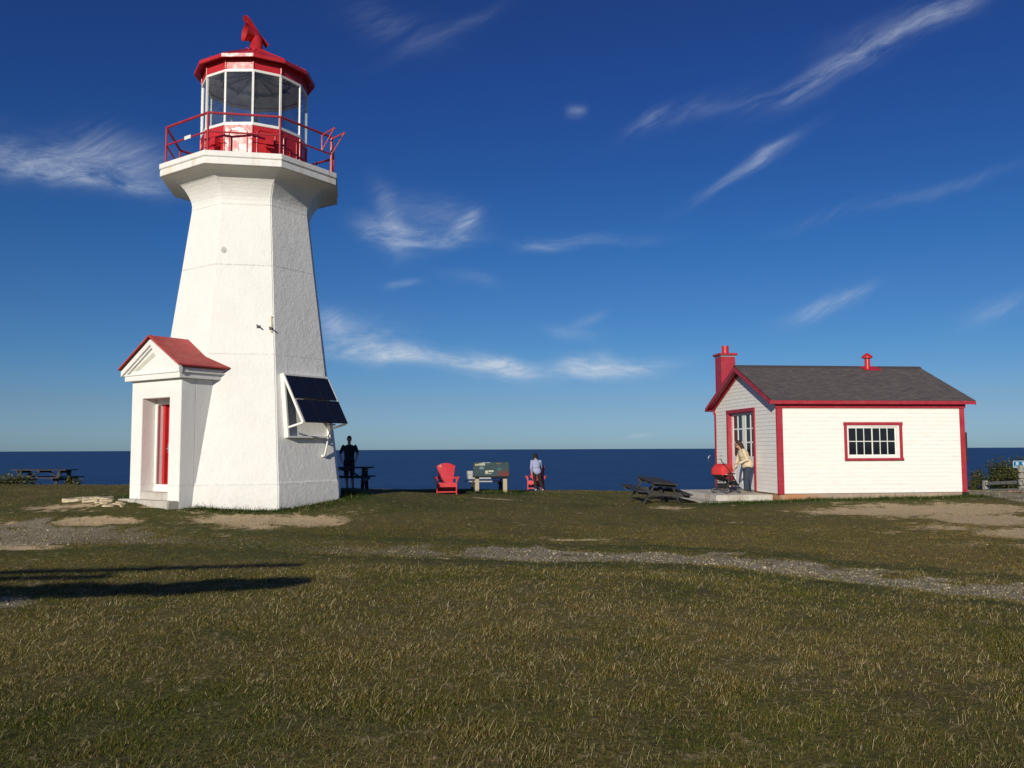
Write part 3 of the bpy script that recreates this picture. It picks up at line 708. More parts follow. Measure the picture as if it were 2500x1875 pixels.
    tri = lambda a, h: [Q(a, -h, 1.736), Q(a, h, 1.736), Q(a, h, 1.80), Q(a, 0, 1.80 + h * .597), Q(a, -h, 1.80)]
    c.prism(tri(2.69, 1.10), n * -1.3)
    # raking moulding
    for sg in (-1, 1):
        for (e0, e1, th, dp) in ((1.13, .0, .13, 2.785), (1.02, .0, .05, 2.745)):
            z0 = 1.80 + .03; k = .597
            top = 0.035 if th > .1 else -.105
            c.prism([Q(dp, sg * e0, 1.80 + top - th + (1.10 - e0) * k), Q(dp, sg * e0, 1.80 + top + (1.10 - e0) * k), Q(dp, 0, 1.80 + top + 1.10 * k), Q(dp, 0, 1.80 + top - th + 1.10 * k)], n * -(dp - 2.691))
    c.build('pediment', M['porch'], po, bevel=.004)
    # flat grey plate for the parallelogram recess on the tympanum
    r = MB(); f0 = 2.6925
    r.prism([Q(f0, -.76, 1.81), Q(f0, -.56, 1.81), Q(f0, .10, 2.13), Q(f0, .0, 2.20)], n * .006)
    r.build('tympanum_panel', mat('grey panel', (.52, .52, .43), .8, .1, 8), po)
    rf = MB(); k = .60
    for sg in (-1, 1):
        rf.prism([Q(2.83, 0, 2.552), Q(2.83, sg * 1.19, 1.838), Q(2.83, sg * 1.19, 1.872), Q(2.83, 0, 2.590)], n * -1.75)
    rf.build('porch_roof', M['red_roof'], po, bevel=.004)
    # door in the back of the recess
    dr = MB(); pbox(dr, 1.98, 2.03, -.36, .36, -.797, 1.03)
    for bb0, bb1, z0, z1 in ((-.30, -.03, -.70, -.1), (.03, .30, -.70, -.1), (-.30, -.03, 0, .55), (.03, .30, 0, .55), (-.30, .30, .65, .95)):
        for q0, q1, y0, y1 in ((bb0, bb1, z0, z0 + .035), (bb0, bb1, z1 - .035, z1), (bb0, bb0 + .035, z0 + .036, z1 - .036), (bb1 - .035, bb1, z0 + .036, z1 - .036)):
            pbox(dr, 2.0302, 2.048, q0, q1, y0, y1)
    do = dr.build('door', M['red'], po, bevel=.003)
    h = MB(); h.tube([Q(2.05, -.28, .02), Q(2.10, -.28, .02), Q(2.10, -.18, .02)], .012, 8); pbox(h, 2.0485, 2.056, -.31, -.25, -.08, .14); h.build('door_handle', M['grey_metal'], do)
    fm = MB()
    for q in ((-.456, -.362, -.798, 1.048), (.362, .456, -.798, 1.048)): pbox(fm, 2.0, 2.10, *q)
    fm.build('door_frame', M['red'], po, bevel=.004)
    jm = MB()
    for q in ((-.523, -.44, -.795, 1.045), (.44, .523, -.795, 1.045)): pbox(jm, 2.2295, 2.262, *q)
    jm.build('jamb', M['white'], po, bevel=.004)

    # ---- solar rack on the right front face
    n2_, t2_ = fr(1)
    def Q1(a, b, z): return n2_ * a + t2_ * b + U * L_(z)
    sr = empty('solar_rack', (0, 0, 0)); sr.parent = LH
    f = MB(); T0 = 1.955; B0 = 2.155
    def ap(z): return 2.395 * cos(OCT) - (z + .74) * .1362 * cos(OCT)
    ft, fb = ap(1.74) + .066, ap(.28) + .066
    tl, tr_, bl, br = Q1(ft, -.62, 1.74), Q1(ft, .70, 1.74), Q1(fb, -.62, .28), Q1(fb, .70, .28)
    for a, b in ((tl, tr_), (bl, br)): f.beam(a, b, .13, .045, U)
    for a, b in ((tl, bl), (tr_, br)): f.beam(a + (b - a).normalized() * -.02, b + (b - a).normalized() * .02, .13, .05, t2_)
    P0l, P0r = Q1(ft + .06, -.60, 1.69), Q1(ft + .06, .70, 1.69)
    P1l, P1r = Q1(2.70, -.60, .60), Q1(2.70, .70, .60)
    f.build('rack_frame', M['white'], sr, bevel=.004)
    bk = MB(); bk.prism([Q1(ap(.30) + .012, -.60, .30), Q1(ap(.30) + .012, .68, .30), Q1(ap(1.72) + .012, .68, 1.72), Q1(ap(1.72) + .012, -.60, 1.72)], n2_ * .01)
    bk.build('rack_back', M['porch'], sr)
    for sg, p0_, p1_ in ((-1, P0l, P1l), (1, P0r, P1r)):
        st = MB(); st.beam(p0_ + t2_ * .03 * sg, p1_ + t2_ * .03 * sg, .035, .06, n2_); st.beam(Q1(ap(.5) + .16, -.63 if sg < 0 else .73, .50), p1_ + t2_ * .03 * sg, .045, .045)
        st.build('strut', M['white'], sr, bevel=.003)
    ar = MB(); e1_ = Q1(2.42, .52, .58); e2_ = Q1(ap(-.16) + .05, .50, -.17)
    ar.tube([e1_, e1_.lerp(e2_, .12) + n2_ * .02, e1_.lerp(e2_, .35) - n2_ * .03, e1_.lerp(e2_, .7), e2_], [.013, .014, .016, .022, .026], 6)
    ar.beam(e2_ - n2_ * .06, e2_ + n2_ * .02, .09, .04); ar.tube([e1_ - t2_ * .12, e1_ + t2_ * .1], .02, 6)
    ar.build('stay_arm', M['white'], sr)
    dv = (P1l - P0l); dn = dv.normalized(); L = dv.length; nn = t2_.cross(dn).normalized()
    if nn.dot(n2_) < 0: nn = -nn
    for s0, s1, sh in ((.0, .487, 0.0), (.513, 1.0, .035)):
        p = MB(); a = P0l + dn * L * s0 + t2_ * sh; b = P0l + dn * L * s1 + t2_ * sh; wv = t2_ * 1.30
        p.prism([a, a + wv, b + wv, b], nn * .035)
        so = p.build('solar_panel', M['solar'], sr, bevel=.004)
        ff = MB()
        for m_ in (0, 1):
            for e0, e1 in ((a, a + wv), (b, b + wv)): pass
        for u in (.333, .667): ff.beam(a + wv * u + nn * .0365, b + wv * u + nn * .0365, .005, .002, nn)
        ff.beam(a + nn * .0365 + dn * .008, a + wv + nn * .0365 + dn * .008, .012, .004, nn); ff.beam(b + nn * .0365 - dn * .008, b + wv + nn * .0365 - dn * .008, .012, .004, nn)
        ff.build('cell_line', M['black'], so)
    # ---- odd fittings on the front face
    n0, t0 = fr(0)
    def Q0(a, b, z): return n0 * a + t0 * b + U * L_(z)
    for b_, z_ in ((.375, 2.86), (.66, 2.82)):
        q = MB(); a0 = ap(z_); q.box(Q0(a0 + .012, b_, z_), (.07, .05, .06)); q.tube([Q0(a0, b_ - .03, z_ + .03), Q0(a0 + .12, b_ - .02, z_ + .02), Q0(a0 + .14, b_ + .04, z_ - .03)], .016, 6)
        q.build('pipe_stub', M['dark_metal'], LH)
    q = MB(); q.beam(Q0(ap(3.12) + .015, .665, 3.12), Q0(ap(2.72) + .015, .685, 2.72), .02, .012, n0)
    for zz in (3.1, 2.9, 2.75): q.box(Q0(ap(zz) + .02, .672, zz), (.03, .03, .02))
    q.build('old_bracket', mat('rusty bracket paint', (.55, .42, .22), .8, .3, 30), LH)
    q = MB(); pts = [Q0(ap(4.705 + .085 * sin(j * pi / 7)) - .001, -.47 + .060 * cos(j * pi / 7) * (1 + .2 * sin(3 * j)), 4.705 + .085 * sin(j * pi / 7)) for j in range(14)]
    q.prism(pts, n0 * .006); q.build('grey_patch', mat('bare grey cement patch', (.47, .46, .43), .9, .2, 20, .5, 30), LH)
build_lighthouse()

# ---------------------------------------------------------------- keeper's hut
HZ = 1.45; HA = rad(7.05); HN = (7.39, 23.91)
HUT = empty('clapboard_hut', (HN[0], HN[1], EYE - HZ), HA)
tag(HUT, 'small white clapboard hut with red trim, grey shingled roof and red chimney', 'hut')
def hutw(x, y, relz):
    ca, sa = cos(HA), sin(HA); return (HN[0] + x * ca - y * sa, HN[1] + x * sa + y * ca, relz + EYE)
HL, HD = 5.56, 4.80
def H_(z): return z + HZ
def build_hut():
    RT = lambda y: 1.30 + (min(y, HD - y) + .22) * .4545           # top of the roof
    # siding, course by course
    step = .1115; z0 = -1.29
    def wall(o, t, n, width, gable, holes):
        mb = MB(); o = Vector(o); t = Vector(t); n = Vector(n); i = 0
        while True:
            a = z0 + i * step; b = min(a + step, 2.40 if gable else 1.24)
            if a > (2.36 if gable else 1.20): break
            def lim(z):
                if not gable or z < 1.22: return (0.0, width)
                q = (z + .045 - 1.30) / .4545 - .22; return (min(max(q, 0), width / 2), max(min(width - q, width), width / 2))
            la, lb = lim(a), lim(b); segs = [(la[0], la[1], lb[0], lb[1])]
            for (h0, h1, g0, g1) in holes:
                if a + step * .5 > g0 and a + step * .5 < g1:
                    segs = [(s[0], h0, s[2], h0) for s in segs] + [(h1, s[1], h1, s[3]) for s in segs]
            for (u0, u1, v0, v1) in segs:
                jit = random.uniform(-.0012, .0012); ob = (.0165 if gable else .018) + jit; ot = .006
                A = o + t * u0 + n * ob + Vector((0, 0, H_(a))); B = o + t * u1 + n * ob + Vector((0, 0, H_(a)))
                Cc = o + t * v1 + n * ot + Vector((0, 0, H_(b) + .004)); D = o + t * v0 + n * ot + Vector((0, 0, H_(b) + .004))
                A2 = A - n * .018; B2 = B - n * .018
                vs = [mb.bm.verts.new(p) for p in (A, B, Cc, D, A2, B2)]
                mb.bm.faces.new((vs[0], vs[1], vs[2], vs[3])); mb.bm.faces.new((vs[4], vs[5], vs[1], vs[0]))
            i += 1
        return mb
    W1 = wall((0, 0, 0), (1, 0, 0), (0, -1, 0), HL, False, [(2.0, 3.6, -.33, .62)])
    W1.build('front_wall', M['siding'], HUT)
    W2 = wall((0, HD, 0), (0, -1, 0), (-1, 0, 0), HD, True, [(HD - 3.62, HD - 1.58, -1.4, 1.09)])
    W2.build('gable_wall', M['siding'], HUT)
    wall((HL, 0, 0), (0, 1, 0), (1, 0, 0), HD, True, []).build('gable_wall', M['siding'], HUT)
    wall((HL, HD, 0), (-1, 0, 0), (0, 1, 0), HL, False, []).build('rear_wall', M['siding'], HUT)
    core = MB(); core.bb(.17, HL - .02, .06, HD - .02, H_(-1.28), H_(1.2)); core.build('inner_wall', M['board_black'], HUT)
    ft = MB(); ft.bb(.03, HL - .03, .03, HD - .03, H_(-2.0), H_(-1.296)); ft.build('footing', M['footing'], HUT)
    dp = MB(); dp.bb(HL - .10, HL + .10, .0, .16, H_(-1.62), H_(-1.30)); dp.build('drain_box', M['board_black'], HUT)
    # roof with shingle coordinates
    me_b = bmesh.new(); uvl = me_b.loops.layers.uv.new('UVMap')
    x0, x1 = -.27, HL + .26; mid = HD / 2; sl = math.hypot(mid + .22, (mid + .22) * .4545)
    for sgn in (0, 1):
        e = -.22 if sgn == 0 else HD + .22; ze = H_(1.30); zr = H_(1.30 + (mid + .22) * .4545)
        nseg = 23
        for j in range(nseg):      # courses slightly lapped
            f0, f1 = j / nseg, (j + 1) / nseg; lap = .010
            y_a = e + (mid - e) * f0; y_b = e + (mid - e) * f1; za = ze + (zr - ze) * f0; zb = ze + (zr - ze) * f1
            pts = [(x0, y_a, za + lap), (x1, y_a, za + lap), (x1, y_b, zb + .002), (x0, y_b, zb + .002)]
            f = me_b.faces.new([me_b.verts.new(p) for p in pts])
            for l, (u, v_) in zip(f.loops, ((0, f0), (1, f0), (1, f1), (0, f1))): l[uvl].uv = (x0 + (x1 - x0) * u + sgn * 3.3, v_ * sl)
            f = me_b.faces.new([me_b.verts.new(p) for p in ((x0, y_a, za - .012), (x1, y_a, za - .012), (x1, y_a, za + lap), (x0, y_a, za + lap))])
            for l in f.loops: l[uvl].uv = (0, 0)
    me = bpy.data.meshes.new('roof'); me_b.to_mesh(me); me_b.free(); me.materials.append(M['shingle'])
    rf = bpy.data.objects.new('roof', me); COL.objects.link(rf); rf.parent = HUT
    rc = MB(); zr = H_(1.30 + (mid + .22) * .4545)
    for sg in (-1, 1): rc.prism([(x0 - .01, mid, zr + .028), (x0 - .01, mid + sg * .13, zr + .028 - .059), (x0 - .01, mid + sg * .13, zr + .016 - .059), (x0 - .01, mid, zr + .016)], (x1 - x0 + .02, 0, 0))
    rc.build('ridge_cap', M['shingle'], rf)
    tr = MB()
    # soffit boards and fascias
    for sg, e in ((-1, -.22), (1, HD + .22)):
        y_out = e
        tr.bb(x0 + .0, x1 - .0, y_out - .0 if sg < 0 else y_out - .022, y_out + .022 if sg < 0 else y_out, H_(1.19), H_(1.285))
        tr.bb(x0 + .05, x1 - .05, (-.195 if sg < 0 else HD + .03), (-.03 if sg < 0 else HD + .195), H_(1.215), H_(1.235))
        tr.bb(x0 + .2, x1 - .2, (-.060 if sg < 0 else HD + .026), (-.026 if sg < 0 else HD + .060), H_(1.085), H_(1.214))
        for xe, th in ((x0, -.024), (x1, .024)):
            zt = lambda y: H_(1.30 + ((y + .22) if sg < 0 else (HD + .22 - y)) * .4545)
            tr.prism([(xe, e, zt(e) - .015), (xe, mid, zt(mid) - .015), (xe, mid, zt(mid) - .16), (xe, e, zt(e) - .13)], (th, 0, 0))
            xi = -.026 if xe < 0 else HL + .026
            yy = -.03 if sg < 0 else HD + .03
            tr.prism([(xi, yy, zt(yy) - .06), (xi, mid, zt(mid) - .06), (xi, mid, zt(mid) - .165), (xi, yy, zt(yy) - .165)], (-.028 if xe < 0 else .028, 0, 0))
            ins = (xe + .001, .001 - xe - .055) if xe < 0 else (xe - .001, HL + .055 - xe)
            tr.prism([(ins[0], e + (.025 if sg < 0 else -.025), zt(e) - .045), (ins[0], mid, zt(mid) - .05), (ins[0], mid, zt(mid) - .062), (ins[0], e + (.025 if sg < 0 else -.025), zt(e) - .057)], (ins[1], 0, 0))
    tr.build('eave_trim', M['red_dark'], HUT, bevel=.003)
    for parts in (((-.030, .135, -.034, -.0255, -1.30, 1.085), (-.036, -.0265, -.0255, .035, -1.30, 1.10)),
                  ((HL - .12, HL + .030, -.034, -.0255, -1.30, 1.085), (HL + .0265, HL + .036, -.0255, .12, -1.30, 1.10)),
                  ((-.042, -.0265, HD - .10, HD + .0265, -1.30, 1.12), (-.03, .1, HD + .0265, HD + .035, -1.30, 1.098)),
                  ((HL + .0265, HL + .036, HD - .1, HD + .0265, -1.3, 1.12), (HL - .1, HL + .03, HD + .0265, HD + .035, -1.30, 1.098))):
        cb = MB()
        for (a, b, c, d, e, f) in parts: cb.bb(a, b, c, d, H_(e), H_(f))
        cb.build('corner_board', M['red_dark'], HUT)
    # window
    wd = empty('window', (0, 0, 0)); wd.parent = HUT
    t = MB()
    t.bb(1.915, 3.685, -.062, -.0255, H_(.605), H_(.69)); t.bb(1.93, 2.012, -.055, -.0255, H_(-.32), H_(.6045)); t.bb(3.588, 3.67, -.055, -.0255, H_(-.32), H_(.6045)); t.bb(1.925, 3.68, -.085, -.0255, H_(-.385), H_(-.3205))
    t.build('window_trim', M['red_dark'], wd, bevel=.004)
    t = MB()
    t.bb(2.013, 3.587, -.030, .05, H_(-.3195), H_(-.262)); t.bb(2.013, 3.587, -.030, .05, H_(.56), H_(.604)); t.bb(2.013, 2.040, -.030, .05, H_(-.2615), H_(.5595)); t.bb(3.505, 3.587, -.030, .05, H_(-.2615), H_(.5595))
    t.build('window_frame', M['white'], wd, bevel=.003)
    for (a, b, yo) in ((2.041, 2.792, -.012), (2.765, 3.504, .012)):
        s = MB(); zb, zt_ = -.261, .559
        s.bb(a, a + .035, yo, yo + .022, H_(zb), H_(zt_)); s.bb(b - .035, b, yo, yo + .022, H_(zb), H_(zt_))
        s.bb(a + .0355, b - .0355, yo, yo + .022, H_(zb), H_(zb + .04)); s.bb(a + .0355, b - .0355, yo, yo + .022, H_(zt_ - .04), H_(zt_))
        w = (b - a - .07)
        for k in (1, 2): s.bb(a + .035 + w * k / 3 - .011, a + .035 + w * k / 3 + .011, yo + .002, yo + .020, H_(zb + .0405), H_(zt_ - .0405))
        s.bb(a + .036, b - .036, yo + .004, yo + .018, H_(.139), H_(.161))
        so = s.build('sash', M['white'], wd)
        g = MB(); g.bb(a + .03, b - .03, yo + .010, yo + .013, H_(zb + .02), H_(zt_ - .02)); g.build('pane', M['dark_glass'], so)
    # double door in the gable
    dd = empty('double_door', (0, 0, 0)); dd.parent = HUT
    t = MB()
    t.bb(-.055, -.0265, 3.60, 3.715, H_(-1.295), H_(1.069)); t.bb(-.055, -.0265, 1.485, 1.60, H_(-1.295), H_(1.069)); t.bb(-.062, -.0265, 1.475, 3.725, H_(1.07), H_(1.175))
    t.bb(-.026, .13, 3.60, 3.66, H_(-1.29), H_(1.1)); t.bb(-.026, .13, 1.54, 1.60, H_(-1.29), H_(1.1)); t.bb(-.026, .13, 1.6005, 3.5995, H_(1.056), H_(1.1))
    t.build('door_trim', M['red_dark'], dd, bevel=.003)
    t = MB(); t.bb(-.02, .13, 1.601, 3.599, H_(-1.40), H_(-1.292)); t.build('door_sill', M['grey_wood'], dd)
    for (a, b) in ((1.603, 2.598), (2.602, 3.597)):
        s = MB(); x_0, x_1 = .075, .115; gz0, gz1 = -.275, .985
        s.bb(x_0, x_1, a, a + .14, H_(-1.28), H_(1.05)); s.bb(x_0, x_1, b - .14, b, H_(-1.28), H_(1.05))
        s.bb(x_0, x_1, a + .1405, b - .1405, H_(gz1), H_(1.05)); s.bb(x_0, x_1, a + .1405, b - .1405, H_(-1.28), H_(gz0))
        s.bb(x_0 + .004, x_1 - .004, (a + b) / 2 - .03, (a + b) / 2 + .03, H_(gz0 + .0005), H_(gz1 - .0005))
        for k in (1, 2):
            z = gz0 + (gz1 - gz0) * k / 3
            for q0, q1 in ((a + .141, (a + b) / 2 - .0305), ((a + b) / 2 + .0305, b - .141)): s.bb(x_0 + .006, x_1 - .006, q0, q1, H_(z - .022), H_(z + .022))
        for q0, q1 in ((a + .2, a + .23), (b - .23, b - .2)): s.bb(x_0 - .008, x_0 - .001, q0, q1, H_(-1.15), H_(-.42))
        for z in (-1.15, -.45): s.bb(x_0 - .008, x_0 - .001, a + .231, b - .231, H_(z), H_(z + .03))
        so = s.build('door_leaf', M['white'], dd, bevel=.002)
        g = MB(); g.bb(x_0 + .018, x_0 + .022, a + .12, b - .12, H_(gz0 - .02), H_(gz1 + .02)); g.build('pane', M['dark_glass'], so)
    h = MB(); h.tube([(.073, 2.54, H_(-.35)), (.03, 2.54, H_(-.35)), (.03, 2.44, H_(-.35))], .010, 6); h.build('door_handle', M['grey_metal'], dd)
    # chimney, roof vent, black shutter
    ch = MB(); ch.bb(0.0, .49, 4.20, 4.75, H_(1.2), H_(2.97)); co = ch.build('chimney', M['red_dark'], HUT, bevel=.006)
    q = MB(); q.bb(-.005, .495, 4.195, 4.755, H_(2.971), H_(3.02)); q.build('chimney_flashing', M['grey_metal'], co)
    q = MB(); q.bb(-.06, .55, 4.14, 4.81, H_(3.021), H_(3.095)); q.build('chimney_cap', M['red_dark'], co, bevel=.006)
    q = MB(); q.ring_loft([(.115, H_(3.096)), (.115, H_(3.36)), (.105, H_(3.36)), (.105, H_(3.3))], 24, 0, (.26, 4.48, 0)); q.build('flue_pipe', M['red'], co, smooth=False)
    v = MB(); c = (3.99, 2.24, 0); v.ring_loft([(.082, H_(2.36)), (.082, H_(2.745))], 20, 0, c)
    v.ring_loft([(.085, H_(2.745)), (.155, H_(2.75)), (.160, H_(2.81)), (.02, H_(2.915))], 20, 0, c); v.prism([(3.80, 2.05, H_(2.355)), (4.36, 2.05, H_(2.355)), (4.36, 2.38, H_(2.500)), (3.80, 2.38, H_(2.500))], (0, 0, .012)); v.build('roof_vent', M['red'], HUT)
    b = MB(); b.bb(HL + .04, HL + .145, .05, .10, H_(-.46), H_(.40)); b.build('shutter', M['board_black'], HUT, bevel=.004)
build_hut()
def build_stoop():
    r = empty('concrete_stoop', hutw(0, 0, -1.62), HA); tag(r, 'low two level concrete stoop below the double door of the hut', 'steps')
    def b(x0, x1, y0, y1, z0, z1, nm):
        m = MB(); m.bb(x0, x1, y0, y1, z0 + 1.62, z1 + 1.62); m.build(nm, M['concrete'], r, bevel=.022)
    b(-1.66, .0, .42, 3.7, -1.8, -1.335, 'landing')
    m = MB(); m.prism([(-2.12, .02, -.3), (-.02, .06, -.3), (-.02, .418, -.3), (-1.664, .418, -.3), (-1.664, 3.7, -.3), (-2.05, 3.7, -.3)], (0, 0, .425)); m.build('lower_step', M['concrete'], r, bevel=.02)
build_stoop()

# ---------------------------------------------------------------- furniture
def make_table():
    r = empty('picnic_table', (0, 0, 0)); m = M['dark_wood']
    t = MB()
    for i in range(5): t.bb(-.925, .925, -.375 + i * .152, -.375 + i * .152 + .142, .71, .75)
    t.build('tabletop', m, r, bevel=.004)
    for s in (-1, 1):
        t = MB()
        for i in range(2): t.bb(-.925, .925, s * .68 - .135 + i * .138, s * .68 - .135 + i * .138 + .130, .41, .45)
        t.build('bench_seat', m, r, bevel=.004)
        for q in (-1, 1):
            t = MB(); t.beam((s * .66, q * .58, -.06), (s * .66, q * .24, .709), .04, .115, (1, 0, 0)); t.build('leg', m, r, bevel=.004)
        t = MB(); t.bb(s * .66 + .0215 * s, s * .66 + .0615 * s, -.80, .80, .31, .409); t.build('cross_beam', m, r, bevel=.004)
        t = MB(); t.bb(s * .66 + .0215 * s, s * .66 + .0615 * s, -.36, .36, .61, .709); t.build('cross_beam', m, r, bevel=.004)
        t = MB(); t.beam((s * .60, 0, .36), (s * .10, 0, .70), .09, .04); t.build('brace', m, r, bevel=.004)
    t = MB(); t.bb(-.04, .04, -.36, .36, .63, .709); t.build('cross_beam', m, r)
    return r
t1 = make_table()
t1.location = (4.00, 24.25, gz(4.1, 24.1) + .0); t1.rotation_euler = (rad(0), rad(0), rad(97)); t1.scale = (.95, .95, .84)
t1.rotation_euler = (rad(4.5), rad(-4), rad(97))
TG = 'dark wooden picnic tables on the grass'
tag(t1, 'dark wooden picnic table at a slant on the grass beside the concrete stoop', 'picnic table', TG)
t2 = copy_tree(t1); t2.scale = (1, 1, 1); t2.rotation_euler = (0, 0, rad(2)); t2.location = (-5.44, 27.9, gz(-5.44, 27.9) + .0)
tag(t2, 'dark picnic table in the shade behind the lighthouse, before the standing man', 'picnic table', TG)
t3 = copy_tree(t1); t3.scale = (1.32, 1, 1); t3.rotation_euler = (0, 0, rad(-8)); t3.location = (-19.0, 35, gz(-19, 35) + .04)
tag(t3, 'dark picnic table standing alone at the far left against the sea', 'picnic table', TG)

def make_chair():
    r = empty('adirondack_chair', (0, 0, 0)); m = M['red_chair']
    # fan back: seven slats spreading upwards, leaning back
    n = 7; lean = .42
    for i in range(n):
        f = (i - (n - 1) / 2) / ((n - 1) / 2); wb, wt = .052, .083
        cx0, cx1 = f * .165, f * .262; top = 1.0 - .075 * f * f
        t = MB(); dx0, dx1 = wb / 2 - .002, wt / 2 - .002
        L0, L1 = .18, top
        pts = [(cx0 - dx0, .22 + (L0 - .2) * lean, L0), (cx0 + dx0, .22 + (L0 - .2) * lean, L0), (cx1 + dx1, .22 + (L1 - .2) * lean, L1 - .008 * f), (cx1 - dx1, .22 + (L1 - .2) * lean, L1 + .008 * f)]
        t.prism(pts, (0, .024, .006)); t.build('back_slat', m, r, bevel=.003)
    for i in range(5):
        y = -.30 + i * .112; z = .37 - .028 * i
        t = MB(); t.box((0, y, z), (.56, .10, .022), Matrix.Rotation(rad(-13), 3, 'X')); t.build('seat_slat', m, r, bevel=.003)
    t = MB(); t.box((0, -.362, .315), (.60, .022, .13)); t.build('apron', m, r, bevel=.003)
    for s in (-1, 1):
        t = MB(); t.box((s * .31, -.33, .265), (.035, .09, .56)); t.prism([(s * .329, -.365, .40), (s * .329, -.365, .54), (s * .385, -.365, .54)], (0, .03, 0)); t.build('leg', m, r, bevel=.003)
        t = MB(); t.prism([(s * .30, -.42, .548), (s * .42, -.42, .548), (s * .43, -.10, .548), (s * .38, .36, .548), (s * .33, .36, .548), (s * .29, -.10, .548)], (0, 0, .024)); t.build('arm', m, r, bevel=.003)
        t = MB(); t.beam((s * .285, -.35, .30), (s * .285, .62, .015), .028, .11); t.build('leg', m, r, bevel=.003)
    for q in ((-.36, .36, .36, .385, .50, .547), (-.24, .24, .56, .582, .88, .94), (-.29, .29, -.345, -.32, .075, .115), (-.29, .29, .20, .225, .13, .22)):
        t = MB(); t.bb(*q); t.build('crosspiece', m, r, bevel=.003)
    return r
ch1 = make_chair(); CG = 'red adirondack chairs facing inland'
ch1.scale = (.94, .94, .94); ch1.location = (-2.01, 26.3, gz(-2.01, 26.3) - .005); ch1.rotation_euler = (0, 0, rad(6))
tag(ch1, 'red adirondack chair with a fan back, empty, left of the grey bench', 'chair', CG)
ch2 = copy_tree(ch1); ch2.scale = (1, 1, 1); ch2.location = (.95, 34.0, gz(.95, 34.0) + .01); ch2.rotation_euler = (0, 0, rad(-6))
tag(ch2, 'red adirondack chair with a person leaning over it', 'chair', CG)
# small white round mark on one slat of the empty chair
mk = MB(); mk.tube([(-.19 + .030 * cos(a * pi / 6), .205 + (.91 - .2) * .42 - .0 , .91 + .030 * sin(a * pi / 6)) for a in range(13)], .005, 5, cap=False)
mk.build('round_mark', M['white'], ch1)

def build_bench():
    r = empty('park_bench', (-.88, 30.3, EYE - 1.555), rad(1)); tag(r, 'grey plank bench seen from behind, between the red chair and the information panel', 'bench')
    m = M['bench_wood']
    for z in (.55, .695):
        t = MB(); t.bb(-.72, .72, -.055, -.015, z - .070, z + .070)
        for x in (-.46, .46): t.tube([(x, -.052, z), (x, -.062, z)], .012, 6)
        t.build('back_board', m, r, bevel=.004)
    for i in range(3):
        t = MB(); t.bb(-.80, .74, .0 + i * .15, .0 + i * .15 + .138, .37, .41); t.build('seat_board', m, r, bevel=.004)
    for x in (-.50, .47):
        t = MB(); t.bb(x - .07, x + .07, .06, .40, -.15, .3699); t.build('leg', M['dark_wood'], r, bevel=.006)
        t = MB(); t.beam((x, .03, .30), (x, -.012 + .0, .74), .06, .05, (0, 1, 0)); t.build('back_post', M['dark_wood'], r, bevel=.004)
        t = MB(); t.bb(x - .12, x + .12, .0, .42, .30, .3695) if False else t.bb(x - .11, x + .11, .41, .44, .28, .36); t.build('bracket', M['bench_wood'], r)
build_bench()

def build_panel():
    r = empty('information_panel', (-.70, 28.35, gz(-.70, 28.35)), rad(1)); tag(r, 'slanted information panel with a dark blue green printed face on two timber posts', 'sign')
    for x in (-.46, .46):
        t = MB(); t.bb(x - .068, x + .068, .0, .13, -.25, .60); t.prism([(x - .068, .0, .6005), (x - .068, .13, .6005), (x - .068, .13, .75), (x - .068, .0, .635)], (.136, 0, 0)); t.build('post', M['post_wood'], r, bevel=.006)
    a = Vector((0, -.19, .565)); b = Vector((0, .26, 1.03)); d = (b - a); L = d.length; d.normalize(); n = Vector((0, -d.z, d.y))
    X = Vector((1, 0, 0))
    t = MB(); t.prism([a - X * .60, a + X * .60, b + X * .60, b - X * .60], -n * .05); t.build('frame', M['dark_metal'], r, bevel=.006)
    def face(u0, u1, v0, v1, h, nm, m):
        q = MB(); q.prism([a + X * (-.60 + 1.2 * u0) + d * L * v0 + n * h, a + X * (-.60 + 1.2 * u1) + d * L * v0 + n * h, a + X * (-.60 + 1.2 * u1) + d * L * v1 + n * h, a + X * (-.60 + 1.2 * u0) + d * L * v1 + n * h], n * .0015); return q
    pm, T, bs = material('printed panel')
    tc = T.new('ShaderNodeTexCoord'); v = tc.outputs['Object']; x, y, z = T.sep(v); n1 = T.noise(v, 3.2, 5, .7); n2 = T.noise(v, 9, 4, .6)
    c = T.mix(n1, (.035, .060, .064, 1), (.065, .092, .094, 1))
    c = T.mix(T.ramp(n2, .55, .7), c, (.09, .13, .135, 1))
    red = T.m('MULTIPLY', T.ramp(x, .15, .4), T.ramp(T.m('ADD', z, T.m('MULTIPLY', n1, -.15)), .70, .60))
    c = T.mix(T.m('MULTIPLY', red, .8), c, (.20, .045, .030, 1)); T.put(bs.inputs['Base Color'], c); bs.inputs['Roughness'].default_value = .35
    q = face(.015, .985, .03, .97, .001, '', None); f = q.build('printed_face', pm, r)
    cream = mat('cream print', (.50, .48, .36), .5, .2, 40); teal = mat('teal print', (.07, .14, .15), .5, .2, 12); wh = mat('pale print', (.45, .52, .55), .5, .15, 30)
    for u0, u1, v0, v1, mm in ((.06, .16, .80, .86, cream), (.17, .33, .80, .90, cream), (.05, .34, .745, .775, cream), (.24, .48, .93, .96, wh), (.34, .42, .22, .40, cream), (.43, .57, .30, .42, cream), (.34, .52, .17, .205, cream), (.18, .31, .48, .68, teal), (.66, .78, .44, .58, teal), (.64, .76, .86, .90, mat('ochre print', (.28, .17, .06), .5)), (.08, .15, .30, .34, teal)):
        face(u0, u1, v0, v1, .0026, '', mm).build('printed_block', mm, f)
    for k in range(5):
        face(.185, .185 + .10 + .02 * (k % 2), .50 + .032 * k, .507 + .032 * k, .0042, '', wh).build('text_line', wh, f)
build_panel()

